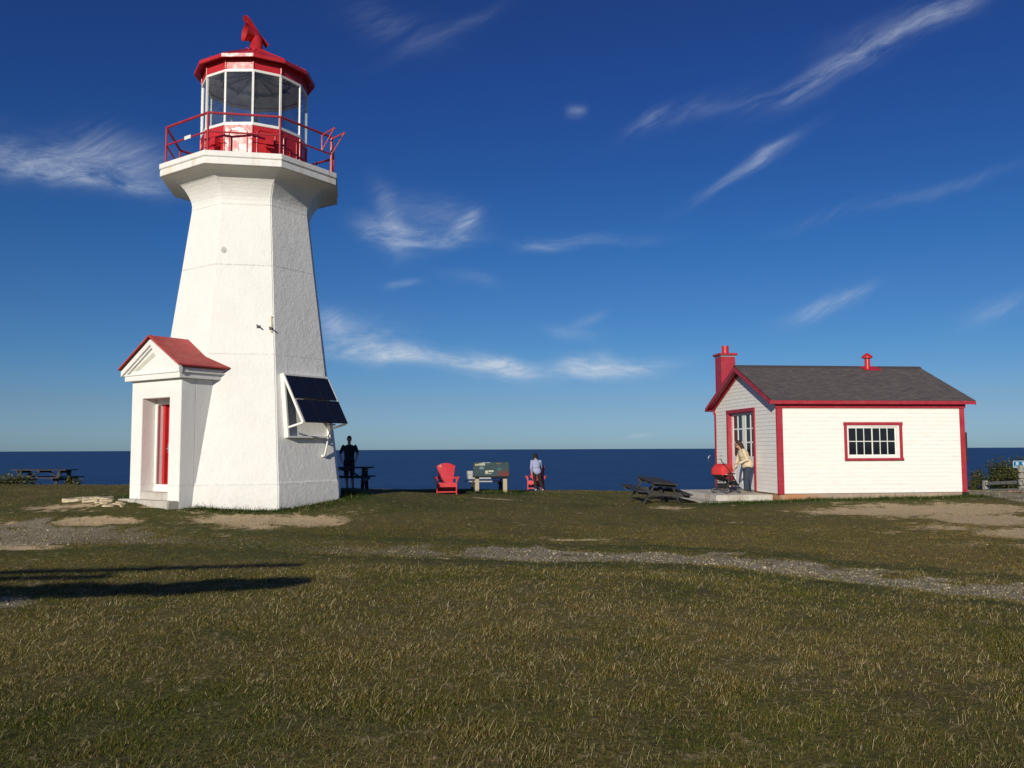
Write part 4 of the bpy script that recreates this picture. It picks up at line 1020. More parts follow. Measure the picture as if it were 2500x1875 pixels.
# ---------------------------------------------------------------- fence, sign, shrubs on the right
def build_fence():
    P1 = Vector((19.45, 33.0)); P2 = Vector((19.72, 36.0)); P3 = Vector((20.5, 38.6)); P4 = Vector((23.5, 33.6))
    r = empty('rail_fence', (P1.x, P1.y, EYE - 1.70)); tag(r, 'weathered grey timber rail fence dropping away beside the gravel at the right edge', 'fence')
    def pt(P, rel): return Vector((P.x - P1.x, P.y - P1.y, rel + 1.70))
    for P, w, lo, hi in ((P1, .15, -2.0, -.73), (P2, .16, -2.3, -1.43)):
        for dx in ((0,) if P is P2 else (0,)):
            t = MB(); t.box(pt(P, (lo + hi) / 2), (w, w, hi - lo), Matrix.Rotation(.2, 3, 'Z')); t.build('post', M['grey_wood'], r, bevel=.012)
    for A, B, h in (((P1, -1.37), (P2, -1.545), .14), ((P1, -1.66), (P2, -1.84), .13), ((P2, -1.56), (P3, -1.93), .12), ((P1, -.93), (P4, -.95), .13), ((P1, -1.16), (P4, -1.18), .12), ((P1, -1.42), (P4, -1.42), .13)):
        a = pt(*A); b = pt(*B); o = Vector((-.02, -.125, 0)); t = MB(); dr = (b - a).normalized()
        t.beam(a + o - dr * .14, b + o + dr * .1, .07, h); t.build('rail', M['grey_wood'], r, bevel=.010)
build_fence()
def build_sign():
    x, y = 20.02, 34.0; g = EYE - .717
    r = empty('pictogram_sign', (x, y, gz(x, y)), 0); tag(r, 'small blue sign with white pictograms and an arrow beyond the fence', 'sign'); zc = g - gz(x, y)
    t = MB(); t.tube([(0, .05, -.3), (0, .05, zc + .05)], .03, 8); t.build('post', M['grey_metal'], r)
    blue = mat('blue sign face', (.010, .13, .27), .4, .05); sw = mat('white sign film', (.62, .72, .78), .4, .04)
    def rr(w, h, rad_, y0, th, m, nm, par, cx=0, cz=0):
        pts = []
        for (sx, sz, a0) in ((1, 1, 0), (-1, 1, 90), (-1, -1, 180), (1, -1, 270)):
            for j in range(5):
                a = rad(a0 + 22.5 * j); pts.append((cx + sx * (w / 2 - rad_) + rad_ * cos(a), y0, zc + cz + sz * (h / 2 - rad_) + rad_ * sin(a)))
        q = MB(); q.prism(pts, (0, th, 0)); return q.build(nm, m, par)
    b = rr(.52, .27, .035, 0, .012, sw, 'board', r); f = rr(.49, .24, .028, -.0025, .0024, blue, 'sign_face', b)
    q = MB(); y0 = -.0045
    q.bb(-.15, -.055, y0, y0 + .0018, zc - .02, zc + .085)
    q.prism([(-.20, y0, zc - .07), (-.165, y0, zc - .095), (-.165, y0, zc - .078), (-.06, y0, zc - .078), (-.06, y0, zc - .062), (-.165, y0, zc - .062), (-.165, y0, zc - .045)], (0, .0018, 0))
    q.ell((.165, y0, zc + .075), (.026, .002, .026), None, 12, 6)
    q.prism([(.07, y0, zc + .075), (.095, y0, zc + .085), (.13, y0, zc + .045), (.175, y0, zc + .04), (.18, y0, zc - .02), (.165, y0, zc - .075), (.145, y0, zc - .075), (.145, y0, zc - .02), (.12, y0, zc + .0), (.10, y0, zc + .05)], (0, .0018, 0))
    q.build('pictogram', sw, f)
    q = MB()
    for k in range(4): q.bb(-.14, -.065, y0 - .002, y0 - .0005, zc - .005 + k * .022, zc + .003 + k * .022)
    q.build('pictogram_detail', blue, f)
build_sign()

def leaf_mesh(name, cen, size, m, parent, cols, droop=0.0, asp=.5):
    """many leaf-shaped faces; cen (N,3), size (N,)"""
    N = len(cen); a = rng.normal(size=(N, 3)); a[:, 2] *= .6; a /= np.linalg.norm(a, axis=1)[:, None]
    b = np.cross(a, rng.normal(size=(N, 3))); b /= np.linalg.norm(b, axis=1)[:, None]
    s = size[:, None]; P = np.stack([cen - a * s, cen + b * s * asp, cen + a * s, cen - b * s * asp], 1).astype(np.float32)
    me = bpy.data.meshes.new(name); me.vertices.add(N * 4); me.vertices.foreach_set('co', P.ravel())
    me.loops.add(N * 4); me.loops.foreach_set('vertex_index', np.arange(N * 4, dtype=np.int32)); me.polygons.add(N)
    me.polygons.foreach_set('loop_start', np.arange(0, N * 4, 4, dtype=np.int32)); me.update(calc_edges=True)
    ca = me.color_attributes.new('tint', 'FLOAT_COLOR', 'POINT'); ca.data.foreach_set('color', np.repeat(cols, 4, 0).astype(np.float32).ravel())
    me.materials.append(m); o = bpy.data.objects.new(name, me); COL.objects.link(o); o.parent = parent; return o
def leaf_material(name, trans=.25):
    m, T, b = material(name); a = T.new('ShaderNodeAttribute'); a.attribute_name = 'tint'
    T.l.new(a.outputs['Color'], b.inputs['Base Color']); b.inputs['Roughness'].default_value = .6; b.inputs['Specular IOR Level'].default_value = .25
    tr = T.new('ShaderNodeBsdfTranslucent'); T.l.new(a.outputs['Color'], tr.inputs[0]); mx = T.new('ShaderNodeMixShader'); mx.inputs[0].default_value = trans
    T.l.new(b.outputs[0], mx.inputs[1]); T.l.new(tr.outputs[0], mx.inputs[2]); T.l.new(mx.outputs[0], T.n['Material Output'].inputs[0]); return m
M['leaf'] = leaf_material('leaf'); M['bark'] = mat('grey bark', (.10, .075, .05), .9, .3, 12, .5, 30)
def shrub(x, y, z, w, h, n, label, cat='shrub', group=None, flowers=0, nm='shrub', cl=26):
    r = empty(nm, (x, y, z)); tag(r, label, cat, group)
    st = MB(); tips = []
    for k in range(cl):
        a = rng.uniform(0, 2 * pi); q = rng.uniform(.15, 1) ** .6; tx, ty = cos(a) * w * .5 * q, sin(a) * w * .4 * q; tz = h * rng.uniform(.35, 1.0) * (1 - .45 * q * q)
        tips.append((tx, ty, tz)); st.tube([(tx * .15, ty * .15, -.1), (tx * .6, ty * .6, tz * .5), (tx, ty, tz)], [.014, .010, .004], 5)
    st.build('stem', M['bark'], r)
    t = np.array(tips); idx = rng.integers(0, cl, n); f = rng.uniform(.45, 1.03, n)[:, None]
    c = t[idx] * np.c_[f ** .7, f ** .7, f] + rng.normal(size=(n, 3)) * np.array([.125, .125, .10]) * (w / 1.4) ** .5; c[:, 2] = np.abs(c[:, 2])
    k = rng.uniform(0, 1, (n, 1)); cols = np.array([.030, .048, .014]) * (1 - k) + np.array([.085, .09, .028]) * k
    yl = rng.uniform(size=n) < .10; cols[yl] = (.24, .20, .06)
    leaf_mesh('foliage', c, rng.uniform(.028, .055, n), M['leaf'], r, np.c_[cols, np.ones(n)])
    if flowers:
        cc = t[rng.integers(0, cl, flowers)] + rng.normal(size=(flowers, 3)) * .03; leaf_mesh('flower', cc, np.full(flowers, .03), M['leaf'], r, np.tile([.45, .10, .05, 1.0], (flowers, 1)), asp=.9)
    return r
shrub(21.35, 37.0, gz(21.35, 37) - .02, 2.0, 1.80, 15000, 'bushy green shrub behind the fence rails beside the blue sign', cl=44)
shrub(22.6, 36.2, gz(22.6, 36.2), 1.5, 1.25, 6000, 'green shrub behind the tall fence post at the right edge', cl=24)
shrub(20.25, 37.6, gz(20.25, 37.6), .55, 1.3, 2600, 'narrow leafy shrub above the low end of the fence by the hut corner', cl=12)
shrub(19.95, 37.4, gz(19.95, 37.4), .40, 1.15, 160, 'thin weed with red flower heads right of the hut corner', 'plant', flowers=26, nm='flowering_weed', cl=7)
shrub(-17.4, 30.0, gz(-17.4, 30.0) - .05, 1.6, .38, 1500, 'low green weeds at the left edge in front of the far picnic table', 'plant', nm='low_weeds', cl=22)
shrub(-15.4, 30.2, gz(-15.4, 30.2) - .05, .5, .34, 300, 'small weed tuft just left of the far picnic table', 'plant', nm='weed_tuft', cl=9)

# unseen tree added outside the view, boughs shaped to cast the left shadow
def shadow_tree():
    bx, by = -12.02, 3.0; g = gz(bx, by); r = empty('unseen_shadow_tree', (bx, by, g)); tag(r, 'unseen added tree, level boughs shaped to cast the shadow on the grass at left', 'tree')
    t = MB(); t.tube([(0, 0, -.2), (.2, 0, 1.2), (.5, .0, 2.3), (.9, 0, 3.1)], [.22, .18, .14, .10], 10); t.build('trunk', M['bark'], r, smooth=True)
    cen = []; b = MB()
    def bough(x0, x1, y0, y1, z0, z1, th, n, taper):
        b.tube([(.6, 0, 2.6), (x0, y0, z0), ((x0 + x1) / 2, (y0 + y1) / 2, (z0 + z1) / 2), (x1, y1, z1)], [.09, .07, .05, .02], 6)
        f = rng.uniform(0, 1, n); T_ = th * (1 - taper * f ** 3) * (1 + .25 * np.sin(f * 17) + .18 * np.sin(f * 41 + 1))
        cen.append(np.c_[x0 + (x1 - x0) * f, y0 + (y1 - y0) * f + rng.normal(size=n) * .08, z0 + (z1 - z0) * f + (rng.uniform(-.5, .5, n)) * T_])
    bough(.6, 6.95, -.35, -.05, 2.52, 2.62, .36, 12000, .45)
    bough(1.6, 5.9, -.2, .0, 3.10, 3.16, .06, 1700, .5)
    bough(1.0, 3.7, -.2, 0, 2.86, 2.90, .08, 1200, .5)
    b.build('bough', M['bark'], r, smooth=True)
    c = np.vstack(cen); n = len(c); k = rng.uniform(0, 1, (n, 1)); cols = np.array([.03, .05, .02]) * (1 - k) + np.array([.06, .08, .03]) * k
    leaf_mesh('foliage', c, rng.uniform(.03, .06, n), M['leaf'], r, np.c_[cols, np.ones(n)])
shadow_tree()

# limestone outcrop by the lighthouse
def build_rock():
    pts = [(-10.4, 20.7, .13), (-10.05, 20.4, .24), (-9.75, 20.1, .22), (-9.45, 19.8, .15), (-9.15, 19.45, .13), (-8.85, 19.15, .11), (-8.65, 18.95, .07)]
    r = empty('limestone_outcrop', (-9.7, 20.0, gz(-9.7, 20))); tag(r, 'pale flat limestone outcrop in the grass left of the lighthouse porch', 'rock')
    m = MB(); g0 = gz(-9.7, 20)
    for i, (x, y, s) in enumerate(pts):
        for k in range(5):
            dx, dy = rng.normal() * .10, rng.normal() * .13; sx, sy = s * rng.uniform(.7, 1.4), s * rng.uniform(.7, 1.5)
            gg = gz(x + dx, y + dy) - g0; n = 9; ph = rng.uniform(0, 6); rr = [rng.uniform(.75, 1.15) for _ in range(n)]; h = rng.uniform(.0, .045)
            rot = Matrix.Rotation(rng.uniform(-.15, .15), 3, 'X'); low = []; hi = []
            for j in range(n):
                a = ph + 2 * pi * j / n; px, py = cos(a) * sx * rr[j], sin(a) * sy * rr[j]
                low.append(m.bm.verts.new((x + dx + px * 1.1 + 9.7, y + dy + py * 1.1 - 20, gg - .12))); hi.append(m.bm.verts.new((x + dx + px + 9.7, y + dy + py - 20, gg + h + rng.normal() * .008)))
            m.bm.faces.new(hi)
            for j in range(n): m.bm.faces.new((low[j], low[(j + 1) % n], hi[(j + 1) % n], hi[j]))
    m.build('rock', M['rock'], r, bevel=.012)
build_rock()
def rubble(x, y, s, label, nn):
    r = MB()
    for k in range(nn):
        dx, dy = rng.normal() * s, rng.normal() * s * .6; q = rng.uniform(.04, .10); r.ell((dx, dy, q * .2), (q * 1.3, q, q * .55), Matrix.Rotation(rng.uniform(0, 3), 3, 'Z'), 7, 5)
    for v in r.bm.verts: v.co += Vector(rng.normal(size=3) * .008)
    o = r.build('stone_heap', mat('brown stones', (.20, .14, .10), .9, .3, 8, .5, 20), None, loc=(x, y, gz(x, y))); tag(o, label, 'stones'); return o
rubble(15.55, 26.5, .16, 'small heap of brown stones on the gravel right of the hut', 14)

# ---------------------------------------------------------------- people
def remesh(mb, name, m, parent, vox=.012, sm=4, fac=.5):
    bmesh.ops.recalc_face_normals(mb.bm, faces=mb.bm.faces[:])
    me = bpy.data.meshes.new(name); mb.bm.to_mesh(me); mb.bm.free(); o = bpy.data.objects.new(name, me); COL.objects.link(o)
    r = o.modifiers.new('r', 'REMESH'); r.mode = 'VOXEL'; r.voxel_size = vox; r.use_smooth_shade = True
    s = o.modifiers.new('s', 'SMOOTH'); s.iterations = sm; s.factor = fac
    dg = bpy.context.evaluated_depsgraph_get(); me2 = bpy.data.meshes.new_from_object(o.evaluated_get(dg)); o.modifiers.clear(); o.data = me2; me2.name = name
    me2.materials.clear(); me2.materials.append(m)
    for p in me2.polygons: p.use_smooth = True
    o.parent = parent; return o
V = Vector
def limb(mb, pts, rs, n=12):
    mb.tube(pts, rs, n)
    for p, r in zip(pts, rs): mb.ell(p, (r, r, r), None, 12, 8)
def basis(f, u):
    f = V(f).normalized(); u = V(u); u = (u - f * u.dot(f)).normalized(); r = u.cross(f).normalized() * -1
    return Matrix((r, f * -1 * -1, u)).transposed()   # columns: right, forward, up
def hand(mb, w, d, palm_n, s=1.0, curl=.5, side=1):
    """palm from wrist w along d; palm_n = palm normal; five fingers"""
    d = V(d).normalized(); pn = V(palm_n); pn = (pn - d * pn.dot(d)).normalized(); sdv = d.cross(pn) * side; w = V(w)
    R = Matrix((sdv, pn, d)).transposed(); mb.ell(w + d * .045 * s, (.038 * s, .016 * s, .052 * s), R, 10, 8)
    for i, (o, L) in enumerate(((-.030, .060), (-.010, .072), (.010, .067), (.028, .052))):
        b = w + d * .082 * s + sdv * o * s; k = b + d * L * .5 * s + pn * curl * .018 * s; t = k + d * L * .42 * s + pn * curl * .038 * s
        limb(mb, [b, k, t], [.0090 * s, .0085 * s, .0070 * s], 8)
    b = w + d * .020 * s - sdv * .030 * s; k = b + d * .030 * s - sdv * .022 * s + pn * .010 * s; t = k + d * .028 * s - sdv * .006 * s + pn * .012 * s
    limb(mb, [b, k, t], [.011 * s, .010 * s, .008 * s], 8)
def head(mb, c, f, u=(0, 0, 1), s=1.0):
    R = basis(f, u); c = V(c); q = lambda x, y, z: c + R @ V((x * s, y * s, z * s))
    mb.ell(q(0, -.012, .018), (.074 * s, .094 * s, .100 * s), R, 16, 12); mb.ell(q(0, .022, -.050), (.052 * s, .062 * s, .060 * s), R, 14, 10)
    mb.ell(q(0, .092, -.018), (.013 * s, .020 * s, .024 * s), R, 8, 6); mb.ell(q(0, .080, -.056), (.024 * s, .010 * s, .008 * s), R, 8, 6); mb.ell(q(0, .070, .022), (.045 * s, .020 * s, .010 * s), R, 10, 6)
    for x in (-1, 1): mb.ell(q(x * .076, -.005, -.005), (.010 * s, .018 * s, .030 * s), R, 8, 6)
    return q, R
def person(name, loc, rz, J, label, group, skin, top, bottom, hair, shoe, hair_kind, sleeve, short, s=1.0, coat_hem=0.0, wide=1.0, deep=1.0, lg=1.0):
    r = empty(name, loc, rz); tag(r, label, 'person', group)
    b = MB(); q, R = head(b, J['head'], J['face'], J.get('hup', (0, 0, 1)), s)
    hc = V(J['head']); nk = V(J['neck']); ch = V(J['chest']); wa = V(J['waist']); pe = V(J['pelvis'])
    limb(b, [nk - V((0, 0, .03)), hc - V((0, 0, .05))], [.055 * s, .05 * s])
    sa = (V(J['sh'][1]) - V(J['sh'][0])).normalized()
    def sec(c, ax, ay, az, mb, g=0.0):
        upd = (nk - pe).normalized(); fwd_ = upd.cross(sa).normalized(); Rm = Matrix((sa, fwd_, upd)).transposed(); mb.ell(c, (ax + g, ay * deep + g, az + g), Rm, 18, 12)
    def torso(mb, g):
        sec(ch, .165 * wide, .105, .16, mb, g); sec(ch.lerp(nk, .45), .150 * wide, .085, .09, mb, g * .7); sec(wa, .140 * wide, .095, .14, mb, g); sec(pe, .160 * wide, .115, .12, mb, g); sec(ch.lerp(wa, .5), .150 * wide, .10, .13, mb, g)
    torso(b, 0)
    for i in (0, 1):
        limb(b, [J['sh'][i], J['el'][i], J['wr'][i]], [.050 * s, .040 * s, .027 * s]); hand(b, J['wr'][i], J['hd'][i], J['hn'][i], s, .6, 1 if i else -1)
        limb(b, [J['hip'][i], J['kn'][i], J['an'][i]], [.083 * s, .056 * s, .040 * s])
        calf = V(J['kn'][i]).lerp(V(J['an'][i]), .3); b.ell(calf, (.055 * s, .055 * s, .09 * s), None, 12, 8)
        limb(b, [V(J['an'][i]) - V((0, 0, .03)), (V(J['an'][i]) - V((0, 0, .05))).lerp(V(J['toe'][i]) + V((0, 0, .01)), .45)], [.036 * s, .028 * s])
    body = remesh(b, 'body', skin, r, .0075 * s, 2)
    t = MB(); torso(t, .016)
    for i in (0, 1):
        S_, E_, W_ = V(J['sh'][i]), V(J['el'][i]), V(J['wr'][i]); t.ell(S_, (.056 * s,) * 3)
        if sleeve < 1: limb(t, [S_, S_.lerp(E_, sleeve)], [.057 * s, .058 * s])
        else: limb(t, [S_, E_, E_.lerp(W_, sleeve - 1 if sleeve < 2 else 1)], [.062 * s, .056 * s, .044 * s])
    if coat_hem:
        d = (pe - wa).normalized(); sec(wa.lerp(pe, .75), .165 * wide, .125, coat_hem, t, .016)
    remesh(t, 'top', top, r, .010 * s, 3)
    t = MB(); sec(pe, .160 * wide, .115, .12, t, .010)
    for i in (0, 1):
        H, K, A = V(J['hip'][i]), V(J['kn'][i]), V(J['an'][i])
        if short: limb(t, [H, H.lerp(K, .92)], [.100 * s * lg, .086 * s * lg])
        else: limb(t, [H, K, A + V((0, 0, .015))], [.098 * s * lg, .076 * s * lg, .066 * s * lg])
    remesh(t, 'trousers' if not short else 'shorts', bottom, r, .010 * s, 3)
    for i in (0, 1):
        A, Tn = V(J['an'][i]), V(J['toe'][i]); dr = Tn - A; dr.z = 0; dr.normalize(); t = MB(); Rs = Matrix((dr, V((0, 0, 1)).cross(dr), V((0, 0, 1)))).transposed()
        t.ell(V((A.x, A.y, .045)) - dr * .01, (.055 * s, .045 * s, .050), Rs); t.ell(V((A.x, A.y, .032)) + dr * .075, (.110 * s, .048 * s, .036), Rs); t.box(V((A.x, A.y, .012)) + dr * .055, (.25 * s, .085 * s, .022), Rs)
        remesh(t, 'shoe', shoe, r, .009, 2)
    hm = MB()
    if hair_kind == 'short': hm.ell(q(0, -.022, .040), (.082 * s, .096 * s, .094 * s), R, 16, 12); hm.ell(q(0, -.055, -.005), (.074 * s, .060 * s, .075 * s), R, 14, 10)
    else:
        hm.ell(q(0, -.026, .035), (.088 * s, .100 * s, .100 * s), R, 16, 12)
        for k in range(26):
            a = rng.uniform(-2.2, 2.2) - pi / 2; x = cos(a) * .078; y = sin(a) * .078 - .022; L = rng.uniform(.13, .20) if hair_kind == 'long' else rng.uniform(.09, .13)
            limb(hm, [q(x * .8, y * .8, .04), q(x * 1.15, y * 1.15, -.03), q(x * (1.2 + rng.uniform(-.1, .2)), y * 1.2, -L)], [.030 * s, .028 * s, .014 * s], 8)
    remesh(hm, 'hair', hair, r, .010 * s, 2)
    return r, q, R

# man by the shaded table, hands at his hips, facing inland
mx, my = -5.56, 29.35
person('person', (mx, my, gz(mx, my) + .0), 0, dict(
    head=(0, -.02, 1.685), face=(.05, -1, -.08), neck=(0, .0, 1.53), chest=(0, .0, 1.33), waist=(0, .01, 1.10), pelvis=(0, .01, .95),
    sh=[(-.205, 0, 1.455), (.205, 0, 1.455)], el=[(-.325, .06, 1.19), (.285, .07, 1.21)], wr=[(-.245, -.04, .965), (.225, -.03, .985)], hd=[(.28, -.1, -1), (-.28, -.1, -1)], hn=[(1, 0, .1), (-1, 0, .1)],
    hip=[(-.095, .01, .91), (.095, .01, .91)], kn=[(-.085, -.03, .50), (.115, -.04, .50)], an=[(-.06, .02, .09), (.14, .0, .09)], toe=[(-.09, -.16, .03), (.20, -.16, .03)]),
    'man in dark t-shirt and shorts standing in the shade with hands at his hips', None, M['skin'], M['tee'], M['shorts'], M['hair_dark'], mat('black shoe', (.015, .015, .017), .6, .2, 20), 'short', .72, True, 1.0, 0, 1.13)

# person leaning over the second red chair, seen from behind
gx, gy = .93, 33.25
person('person', (gx, gy, gz(gx, gy)), 0, dict(
    head=(-.035, .30, 1.315), face=(-.15, 1, -.55), hup=(0, .5, .85), neck=(-.02, .26, 1.18), chest=(-.01, .20, 1.03), waist=(.0, .08, .84), pelvis=(.02, .0, .74),
    sh=[(-.175, .22, 1.12), (.155, .22, 1.12)], el=[(-.20, .24, .86), (.19, .32, .88)], wr=[(-.14, .34, .62), (.16, .48, .66)], hd=[(.15, .35, -.9), (0, .5, -.8)], hn=[(1, 0, 0), (-1, 0, 0)],
    hip=[(-.075, .0, .70), (.095, .0, .70)], kn=[(-.055, .07, .39), (.13, -.02, .38)], an=[(-.03, .03, .08), (.235, -.10, .08)], toe=[(-.04, .20, .03), (.25, .06, .03)]),
    'person in pale lilac jacket leaning over a red chair, back turned', None, M['skin'], M['lilac'], M['trousers'], M['hair_dark'], mat('pale trainer', (.42, .38, .36), .6, .2, 20), 'bob', 1.85, False, .88, .13, .94)

# woman by the door, bending towards the pushchair
wx, wy, _ = hutw(-.36, 1.50, 0)
wr, wq, wR = person('person', (wx, wy, EYE - 1.333), 0, dict(
    head=(-.185, 0, 1.405), face=(-1, -.18, -.42), hup=(-.35, 0, 1), neck=(-.105, .0, 1.30), chest=(-.045, .0, 1.115), waist=(.03, .0, .92), pelvis=(.075, .0, .80),
    sh=[(-.085, -.165, 1.225), (-.085, .165, 1.225)], el=[(-.01, -.235, .965), (-.16, .215, .98)], wr=[(-.225, -.20, .865), (-.24, .17, .72)], hd=[(-1, .05, -.15), (-.35, 0, -1)], hn=[(0, .3, -1), (-1, 0, 0)],
    hip=[(.06, -.09, .76), (.07, .09, .76)], kn=[(-.01, -.11, .43), (.05, .10, .42)], an=[(-.01, -.12, .09), (.10, .11, .09)], toe=[(-.17, -.15, .03), (-.04, .10, .03)]),
    'woman in a cream jacket and jeans bending over the red pushchair by the door', None, M['skin'], M['cream'], M['jeans'], M['hair_brown'], M['shoe'], 'long', 1.9, False, .97, .15, 1.22, 1.28, 1.18)
g = MB()
for sx in (-1, 1): g.ell(wq(sx * .033, .084, .010), (.026, .008, .018), wR, 10, 6)
g.tube([wq(-.075, .02, .015), wq(-.06, .078, .015), wq(.06, .078, .015), wq(.075, .02, .015)], .005, 6); g.build('sunglasses', M['black'], wr)

# ---------------------------------------------------------------- pushchair
def build_stroller():
    sx, sy, _ = hutw(-.98, 1.52, 0); r = empty('pushchair', (sx, sy, EYE - 1.333), rad(33)); tag(r, 'red and black pushchair with a big red hood on the stoop', 'pushchair')
    # local x forward, y left
    f = MB()
    for s in (-1, 1):
        y = s * .258
        f.tube([(-.42, y, 1.00), (-.40, y, .93), (-.30, y, .86), (.0, y, .58), (.36, y * .95, .13)], .013, 8)        # main tube down to the front wheels
        f.tube([(-.05, y, .62), (-.20, y * 1.05, .10)], .012, 8)                                                        # rear strut
        f.tube([(-.16, y, .34), (.22, y, .30)], .010, 8)
    f.tube([(-.20, -.235, .10), (-.20, .235, .10)], .011, 8); f.tube([(.25, -.21, .27), (.25, .21, .27)], .010, 8); f.tube([(-.18, -.22, .30), (.2, .21, .24)], .008, 6); f.tube([(-.18, .22, .30), (.2, -.21, .24)], .008, 6)
    f.build('frame', M['dark_metal'], r, smooth=True)
    for s in (-1, 1):
        h = MB(); h.tube([(-.42, s * .22, .995), (-.44, s * .22, 1.03), (-.40, s * .22, 1.075), (-.34, s * .22, 1.10)], [.017, .018, .018, .014], 8); h.build('handle', M['grey_metal'], r, smooth=True)
    # hood: half barrel of cloth on bows
    c = MB(); n, k = 14, 8; g_ = []
    for i in range(n + 1):
        a = rad(-24) + rad(190) * i / n; row = []
        for j in range(k + 1):
            v = -1 + 2 * j / k; yy = v * .235; rr = .245 * (1 - .10 * v * v * v * v) * (1 - .07 * abs(sin(i * pi / 3.5))); row.append(c.bm.verts.new((-.10 - cos(a) * rr * 1.05, yy, .63 + sin(a) * rr * .98 - .02 * (abs(v) > .9))))
        g_.append(row)
    for i in range(n):
        for j in range(k): c.bm.faces.new((g_[i][j], g_[i][j + 1], g_[i + 1][j + 1], g_[i + 1][j]))
    for j in (0, k):
        ctr = c.bm.verts.new((-.10, -.235 if j == 0 else .235, .58))
        for i in range(n): c.bm.faces.new((g_[i][j], g_[i + 1][j], ctr))
    c.build('hood', mat('red hood cloth', (.56, .030, .030), .75, .1, 10, .7, 9), r, smooth=True)
    s_ = MB(); s_.prism([(-.33, -.19, .55), (-.05, -.19, .38), (.24, -.19, .36), (.40, -.19, .22), (.37, -.19, .20), (.21, -.19, .32), (-.06, -.19, .345), (-.35, -.19, .52)], (0, .38, 0)); s_.build('seat', M['black'], r, bevel=.01)
    s_ = MB(); s_.prism([(-.02, -.20, .53), (.18, -.20, .50), (.24, -.20, .37), (-.02, -.20, .38)], (0, .40, 0)); s_.build('footmuff', mat('dark red cloth', (.16, .012, .02), .85, .2, 8, .5, 20), r, bevel=.02)
    s_ = MB(); s_.tube([(.0, -.215, .55), (.20, -.215, .56), (.22, 0, .56), (.20, .215, .56), (.0, .215, .55)], .015, 8); s_.build('bumper_bar', M['black'], r, smooth=True)
    s_ = MB(); s_.prism([(-.19, -.17, .28), (.14, -.17, .26), (.10, -.17, .13), (-.14, -.17, .13)], (0, .34, 0)); s_.build('basket', M['black'], r, bevel=.02)
    s_ = MB(); s_.ell((.02, -.06, .20), (.13, .13, .05), Matrix.Rotation(.2, 3, 'Y'), 14, 8); s_.build('blanket', mat('pale grey blanket', (.38, .37, .36), .9, .15, 10, .6, 20), r, smooth=True)
    for x, y in ((-.20, -.25), (-.20, .25), (.36, -.215), (.36, .215)):
        w = empty('wheel', (x, y, .085)); w.parent = r
        for d in (-.027, .027):
            t = MB(); t.tube([(.074 * cos(a * pi / 10), d, .074 * sin(a * pi / 10)) for a in range(21)], .011, 8, cap=False); t.build('tyre', M['black'], w, smooth=True)
            t = MB(); t.tube([(.060 * cos(a * pi / 10), d, .060 * sin(a * pi / 10)) for a in range(21)], .006, 6, cap=False)
            for a in range(5): t.tube([(0, d, 0), (.06 * cos(a * 1.2566), d, .06 * sin(a * 1.2566))], .006, 5)
            t.build('rim', M['grey_metal'], w, smooth=True)
        t = MB(); t.tube([(0, -.04, 0), (0, .04, 0)], .014, 8); t.build('hub', M['black'], w)
build_stroller()

# dark bag on the shaded table's bench
bx, by = -6.13, 27.55; bg = MB(); bg.ell((0, 0, .20), (.13, .16, .22), Matrix.Rotation(.15, 3, 'Y'), 14, 10); bg.ell((.12, -.02, .15), (.06, .11, .12), None, 12, 8); bg.ell((-.01, 0, .40), (.07, .09, .06), None, 12, 8)
bg.tube([(-.04, -.05, .42), (-.03, 0, .50), (-.04, .05, .42)], .012, 6)
bo = bg.build('backpack', M['tee'], None, smooth=True, loc=(bx, by - .17, gz(bx, by) + .47)); tag(bo, 'dark backpack on the bench of the shaded picnic table beside the lighthouse', 'bag')

# ---------------------------------------------------------------- gravel and grass
def in_box(X, Y, ox, oy, ang, x0, x1, y0, y1):
    ca, sa = cos(ang), sin(ang); dx, dy = X - ox, Y - oy; u = dx * ca + dy * sa; v = dy * ca - dx * sa; return (u > x0) & (u < x1) & (v > y0) & (v < y1)
def blocked(X, Y):
    m = np.hypot(X - LHX, Y - LHY) < 2.36
    m |= in_box(X, Y, LHX, LHY, PSI - pi / 4, -.99, 1.0, -2.87, 0)
    m |= in_box(X, Y, HN[0], HN[1], HA, 0, HL, 0, HD); m |= in_box(X, Y, HN[0], HN[1], HA, -2.1, 0, .04, 3.7)
    return m
def scatter(y0, y1, dens, mx=.60, pad=1.6):
    """points spread evenly over the ground the picture (and a step aside) can see"""
    A = (y1 - y0) * ((y0 + y1) * mx + 2 * pad); n = int(A * dens)
    Y = np.sqrt(rng.uniform(0, 1, n) * (y1 ** 2 - y0 ** 2) + y0 ** 2) if y0 > 6 else rng.uniform(y0, y1, n)
    X = rng.uniform(-1, 1, n) * (Y * mx + pad); return X, Y
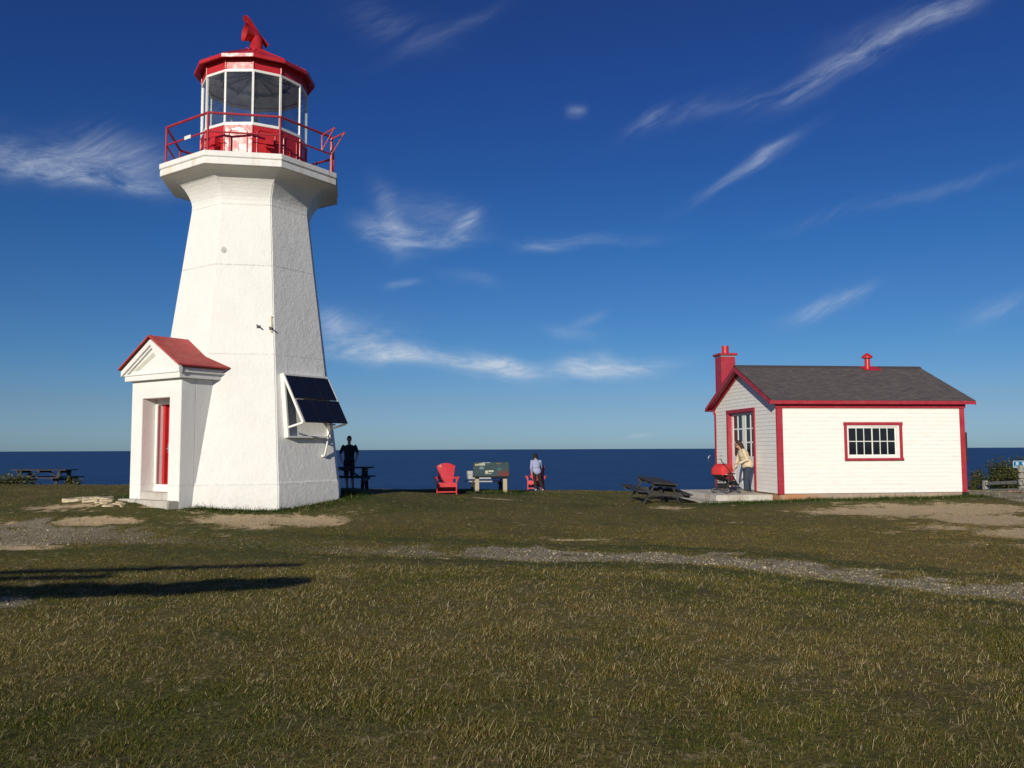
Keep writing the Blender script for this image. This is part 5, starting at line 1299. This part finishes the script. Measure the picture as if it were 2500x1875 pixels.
def build_gravel():
    X, Y = scatter(8.5, 18.5, 480); X2, Y2 = scatter(18.5, 31, 110); X = np.r_[X, X2]; Y = np.r_[Y, Y2]
    g, s, d, l = fields(X, Y); p = np.clip(g, 0, 1) * .8 + .06 * s + .008
    k = (rng.uniform(size=len(X)) < p) & ~blocked(X, Y); X, Y = X[k], Y[k]; Z = gh(X, Y); n = len(X)
    base = np.array([(1, 0, 0), (-1, 0, 0), (0, 1, 0), (0, -1, 0), (0, 0, 1), (0, 0, -1)], float)
    fa = np.array([(0, 2, 4), (2, 1, 4), (1, 3, 4), (3, 0, 4), (2, 0, 5), (1, 2, 5), (3, 1, 5), (0, 3, 5)])
    sz = rng.lognormal(-4.72, .45, n)[:, None]; sc = np.c_[rng.uniform(.8, 1.5, n), rng.uniform(.7, 1.2, n), rng.uniform(.4, .8, n)] * sz
    an = rng.uniform(0, 6.28, n); V_ = base[None] * (1 + rng.uniform(-.25, .25, (n, 6, 3))) * sc[:, None, :]
    vx = V_[..., 0] * np.cos(an)[:, None] - V_[..., 1] * np.sin(an)[:, None]; vy = V_[..., 0] * np.sin(an)[:, None] + V_[..., 1] * np.cos(an)[:, None]
    co = np.stack([vx + X[:, None], vy + Y[:, None], V_[..., 2] + Z[:, None] - .012], -1).astype(np.float32)
    F_ = (fa[None] + 6 * np.arange(n)[:, None, None]).astype(np.int32)
    me = bpy.data.meshes.new('gravel'); me.vertices.add(n * 6); me.vertices.foreach_set('co', co.ravel()); me.loops.add(F_.size); me.loops.foreach_set('vertex_index', F_.ravel())
    me.polygons.add(n * 8); me.polygons.foreach_set('loop_start', np.arange(0, F_.size, 3, dtype=np.int32)); me.update(calc_edges=True)
    v = rng.uniform(0, 1, n)[:, None]; c = np.array([.26, .22, .15]) * (1 - v) + np.array([.47, .41, .30]) * v
    ca = me.color_attributes.new('tint', 'FLOAT_COLOR', 'POINT'); ca.data.foreach_set('color', np.repeat(np.c_[c, np.ones(n)], 6, 0).astype(np.float32).ravel())
    m, T, b = material('gravel stones'); a = T.new('ShaderNodeAttribute'); a.attribute_name = 'tint'; T.l.new(a.outputs['Color'], b.inputs['Base Color']); b.inputs['Roughness'].default_value = .9
    me.materials.append(m); o = bpy.data.objects.new('gravel', me); COL.objects.link(o); tag(o, kind='stuff', label='pale gravel stones along the curving track', cat='gravel'); print('gravel', n)
build_gravel()
def build_grass():
    XS, YS, HS, WS, KS = [], [], [], [], []
    for (y0, y1, dens, hm, w) in GRASS:
        X, Y = scatter(y0, y1, dens); XS.append(X); YS.append(Y); HS.append(np.full(len(X), hm)); WS.append(np.full(len(X), w)); KS.append(np.zeros(len(X)))
    # taller tufts against the walls
    n = 26000; t = rng.uniform(0, 2 * pi, n); rr = 2.36 + np.abs(rng.normal(size=n)) * .30; XS.append(LHX + rr * np.cos(t)); YS.append(LHY + rr * np.sin(t)); HS.append(np.full(n, .060)); WS.append(np.full(n, .009)); KS.append(np.ones(n))
    n = 22000; u = rng.uniform(-2.3, 6.0, n); v = -np.abs(rng.normal(size=n)) * .24 - .10; ca, sa = cos(HA), sin(HA); XS.append(HN[0] + u * ca - v * sa); YS.append(HN[1] + u * sa + v * ca); HS.append(np.full(n, .065)); WS.append(np.full(n, .009)); KS.append(np.ones(n))
    n = 5000; XS.append(-.7 + rng.normal(size=n) * .75); YS.append(28.2 + rng.normal(size=n) * .35); HS.append(np.full(n, .08)); WS.append(np.full(n, .010)); KS.append(np.ones(n))
    X = np.concatenate(XS); Y = np.concatenate(YS); H = np.concatenate(HS); Wd = np.concatenate(WS); K = np.concatenate(KS)
    g, s, d, l = fields(X, Y); p = 1 - .78 * np.clip(g * 1.1, 0, 1) - .90 * s; p = np.where(K > 0, np.maximum(p, .25), p)
    clump = .62 + .5 * fbm(X, Y, 3.2, 2, 3)
    keep = (rng.uniform(size=len(X)) < p * np.clip(clump, .5, 1)) & ~blocked(X, Y); X, Y, H, Wd, K, d, l = [q[keep] for q in (X, Y, H, Wd, K, d, l)]; n = len(X); Z = gh(X, Y)
    straw = rng.uniform(size=n) < np.where(K > 0, .06, np.clip(.03 + .16 * d, 0, .5) * np.where(Y > 12, .45, 1.0))
    far = Y > 13
    H = H * rng.lognormal(-.25, .45, n) * (1 + .5 * l); long_ = straw & ~far & (K == 0) & (rng.uniform(size=n) < .16); H = np.where(straw & ~far & (K == 0), H * rng.uniform(.8, 1.5, n), H); H = np.where(long_, rng.uniform(.04, .11, n), H)
    az = np.where(rng.uniform(size=n) < .5, rng.normal(rad(30), .8, n), rng.uniform(-pi, pi, n)); tilt = np.clip(rng.normal(1.12, .36, n), .05, 1.5); tilt = np.where(straw, np.clip(rng.normal(1.28, .36, n), .1, 1.54), tilt); Z = Z + np.where(straw, rng.uniform(0, .018, n), 0); tilt = np.where(K > 0, tilt * .5, tilt)
    dx, dy = np.cos(az), np.sin(az); bend = rng.uniform(-.2, .7, n)
    t1_ = tilt * .7; t2_ = np.clip(tilt + bend, 0, 1.7)
    m_ = np.stack([X + dx * H * .5 * np.sin(t1_), Y + dy * H * .5 * np.sin(t1_), Z + H * .5 * np.cos(t1_)], -1)
    tp = m_ + np.stack([dx * np.sin(t2_), dy * np.sin(t2_), np.cos(t2_)], -1) * (H * .5)[:, None]
    fa = rng.uniform(0, pi, n); wx_, wy_ = np.cos(fa) * Wd * .5, np.sin(fa) * Wd * .5; w = np.stack([wx_, wy_, np.zeros(n)], -1) * np.where(straw, .66, 1.0)[:, None]
    b = np.stack([X, Y, Z - .01], -1)
    co = np.stack([b - w, b + w, m_ + w * .8, m_ - w * .8, tp], 1).astype(np.float32)
    i0 = (5 * np.arange(n))[:, None]; li = np.concatenate([i0 + [0, 1, 2, 3], i0 + [3, 2, 4]], 1).astype(np.int32)
    me = bpy.data.meshes.new('grass'); me.vertices.add(n * 5); me.vertices.foreach_set('co', co.ravel()); me.loops.add(n * 7); me.loops.foreach_set('vertex_index', li.ravel())
    me.polygons.add(n * 2); ls = np.empty(n * 2, np.int32); ls[0::2] = 7 * np.arange(n); ls[1::2] = 7 * np.arange(n) + 4; me.polygons.foreach_set('loop_start', ls); me.update(calc_edges=True)
    v = rng.uniform(0, 1, (n, 1)); dd = d[:, None]
    green = np.array([.040, .056, .010]) * (1 - v) + np.array([.110, .122, .024]) * v; olive = np.array([.120, .098, .026]) * (1 - v) + np.array([.23, .185, .060]) * v
    c = np.where(rng.uniform(size=(n, 1)) < dd, olive, green); c = np.where(rng.uniform(size=(n, 1)) < .12 * dd * 2, np.array([[.15, .075, .030]]), c)
    st = np.array([.24, .19, .10]) * (1 - v) + np.array([.56, .48, .31]) * v; st = st * np.where(Y > 12, .7, 1.0)[:, None]; c = np.where(straw[:, None], st, c); c = np.where((K > 0)[:, None] & ~straw[:, None], np.array([.030, .052, .012]) * (.6 + .9 * v), c)
    c = c * GRASS_GAIN * np.array([1.0, .97, .88])
    ca_ = me.color_attributes.new('tint', 'FLOAT_COLOR', 'POINT'); ca_.data.foreach_set('color', np.repeat(np.c_[c, np.ones(n)], 5, 0).astype(np.float32).ravel())
    gm, T, bs = material('grass blade'); a_ = T.new('ShaderNodeAttribute'); a_.attribute_name = 'tint'; df = T.new('ShaderNodeBsdfDiffuse'); T.l.new(a_.outputs['Color'], df.inputs[0]); T.l.new(df.outputs[0], T.n['Material Output'].inputs[0])
    me.materials.append(gm); o = bpy.data.objects.new('grass', me); COL.objects.link(o); tag(o, kind='stuff', label='rough mown grass with dry straw coloured blades', cat='grass'); print('blades', n)
GRASS = [(3.2, 5.2, 11000, .026, .0026), (5.2, 8.0, 6800, .026, .0034), (8.0, 12.0, 3500, .026, .0047), (12.0, 18.0, 1100, .026, .008), (18.0, 36.0, 260, .022, .012)]
GRASS_GAIN = 1.02
build_grass()
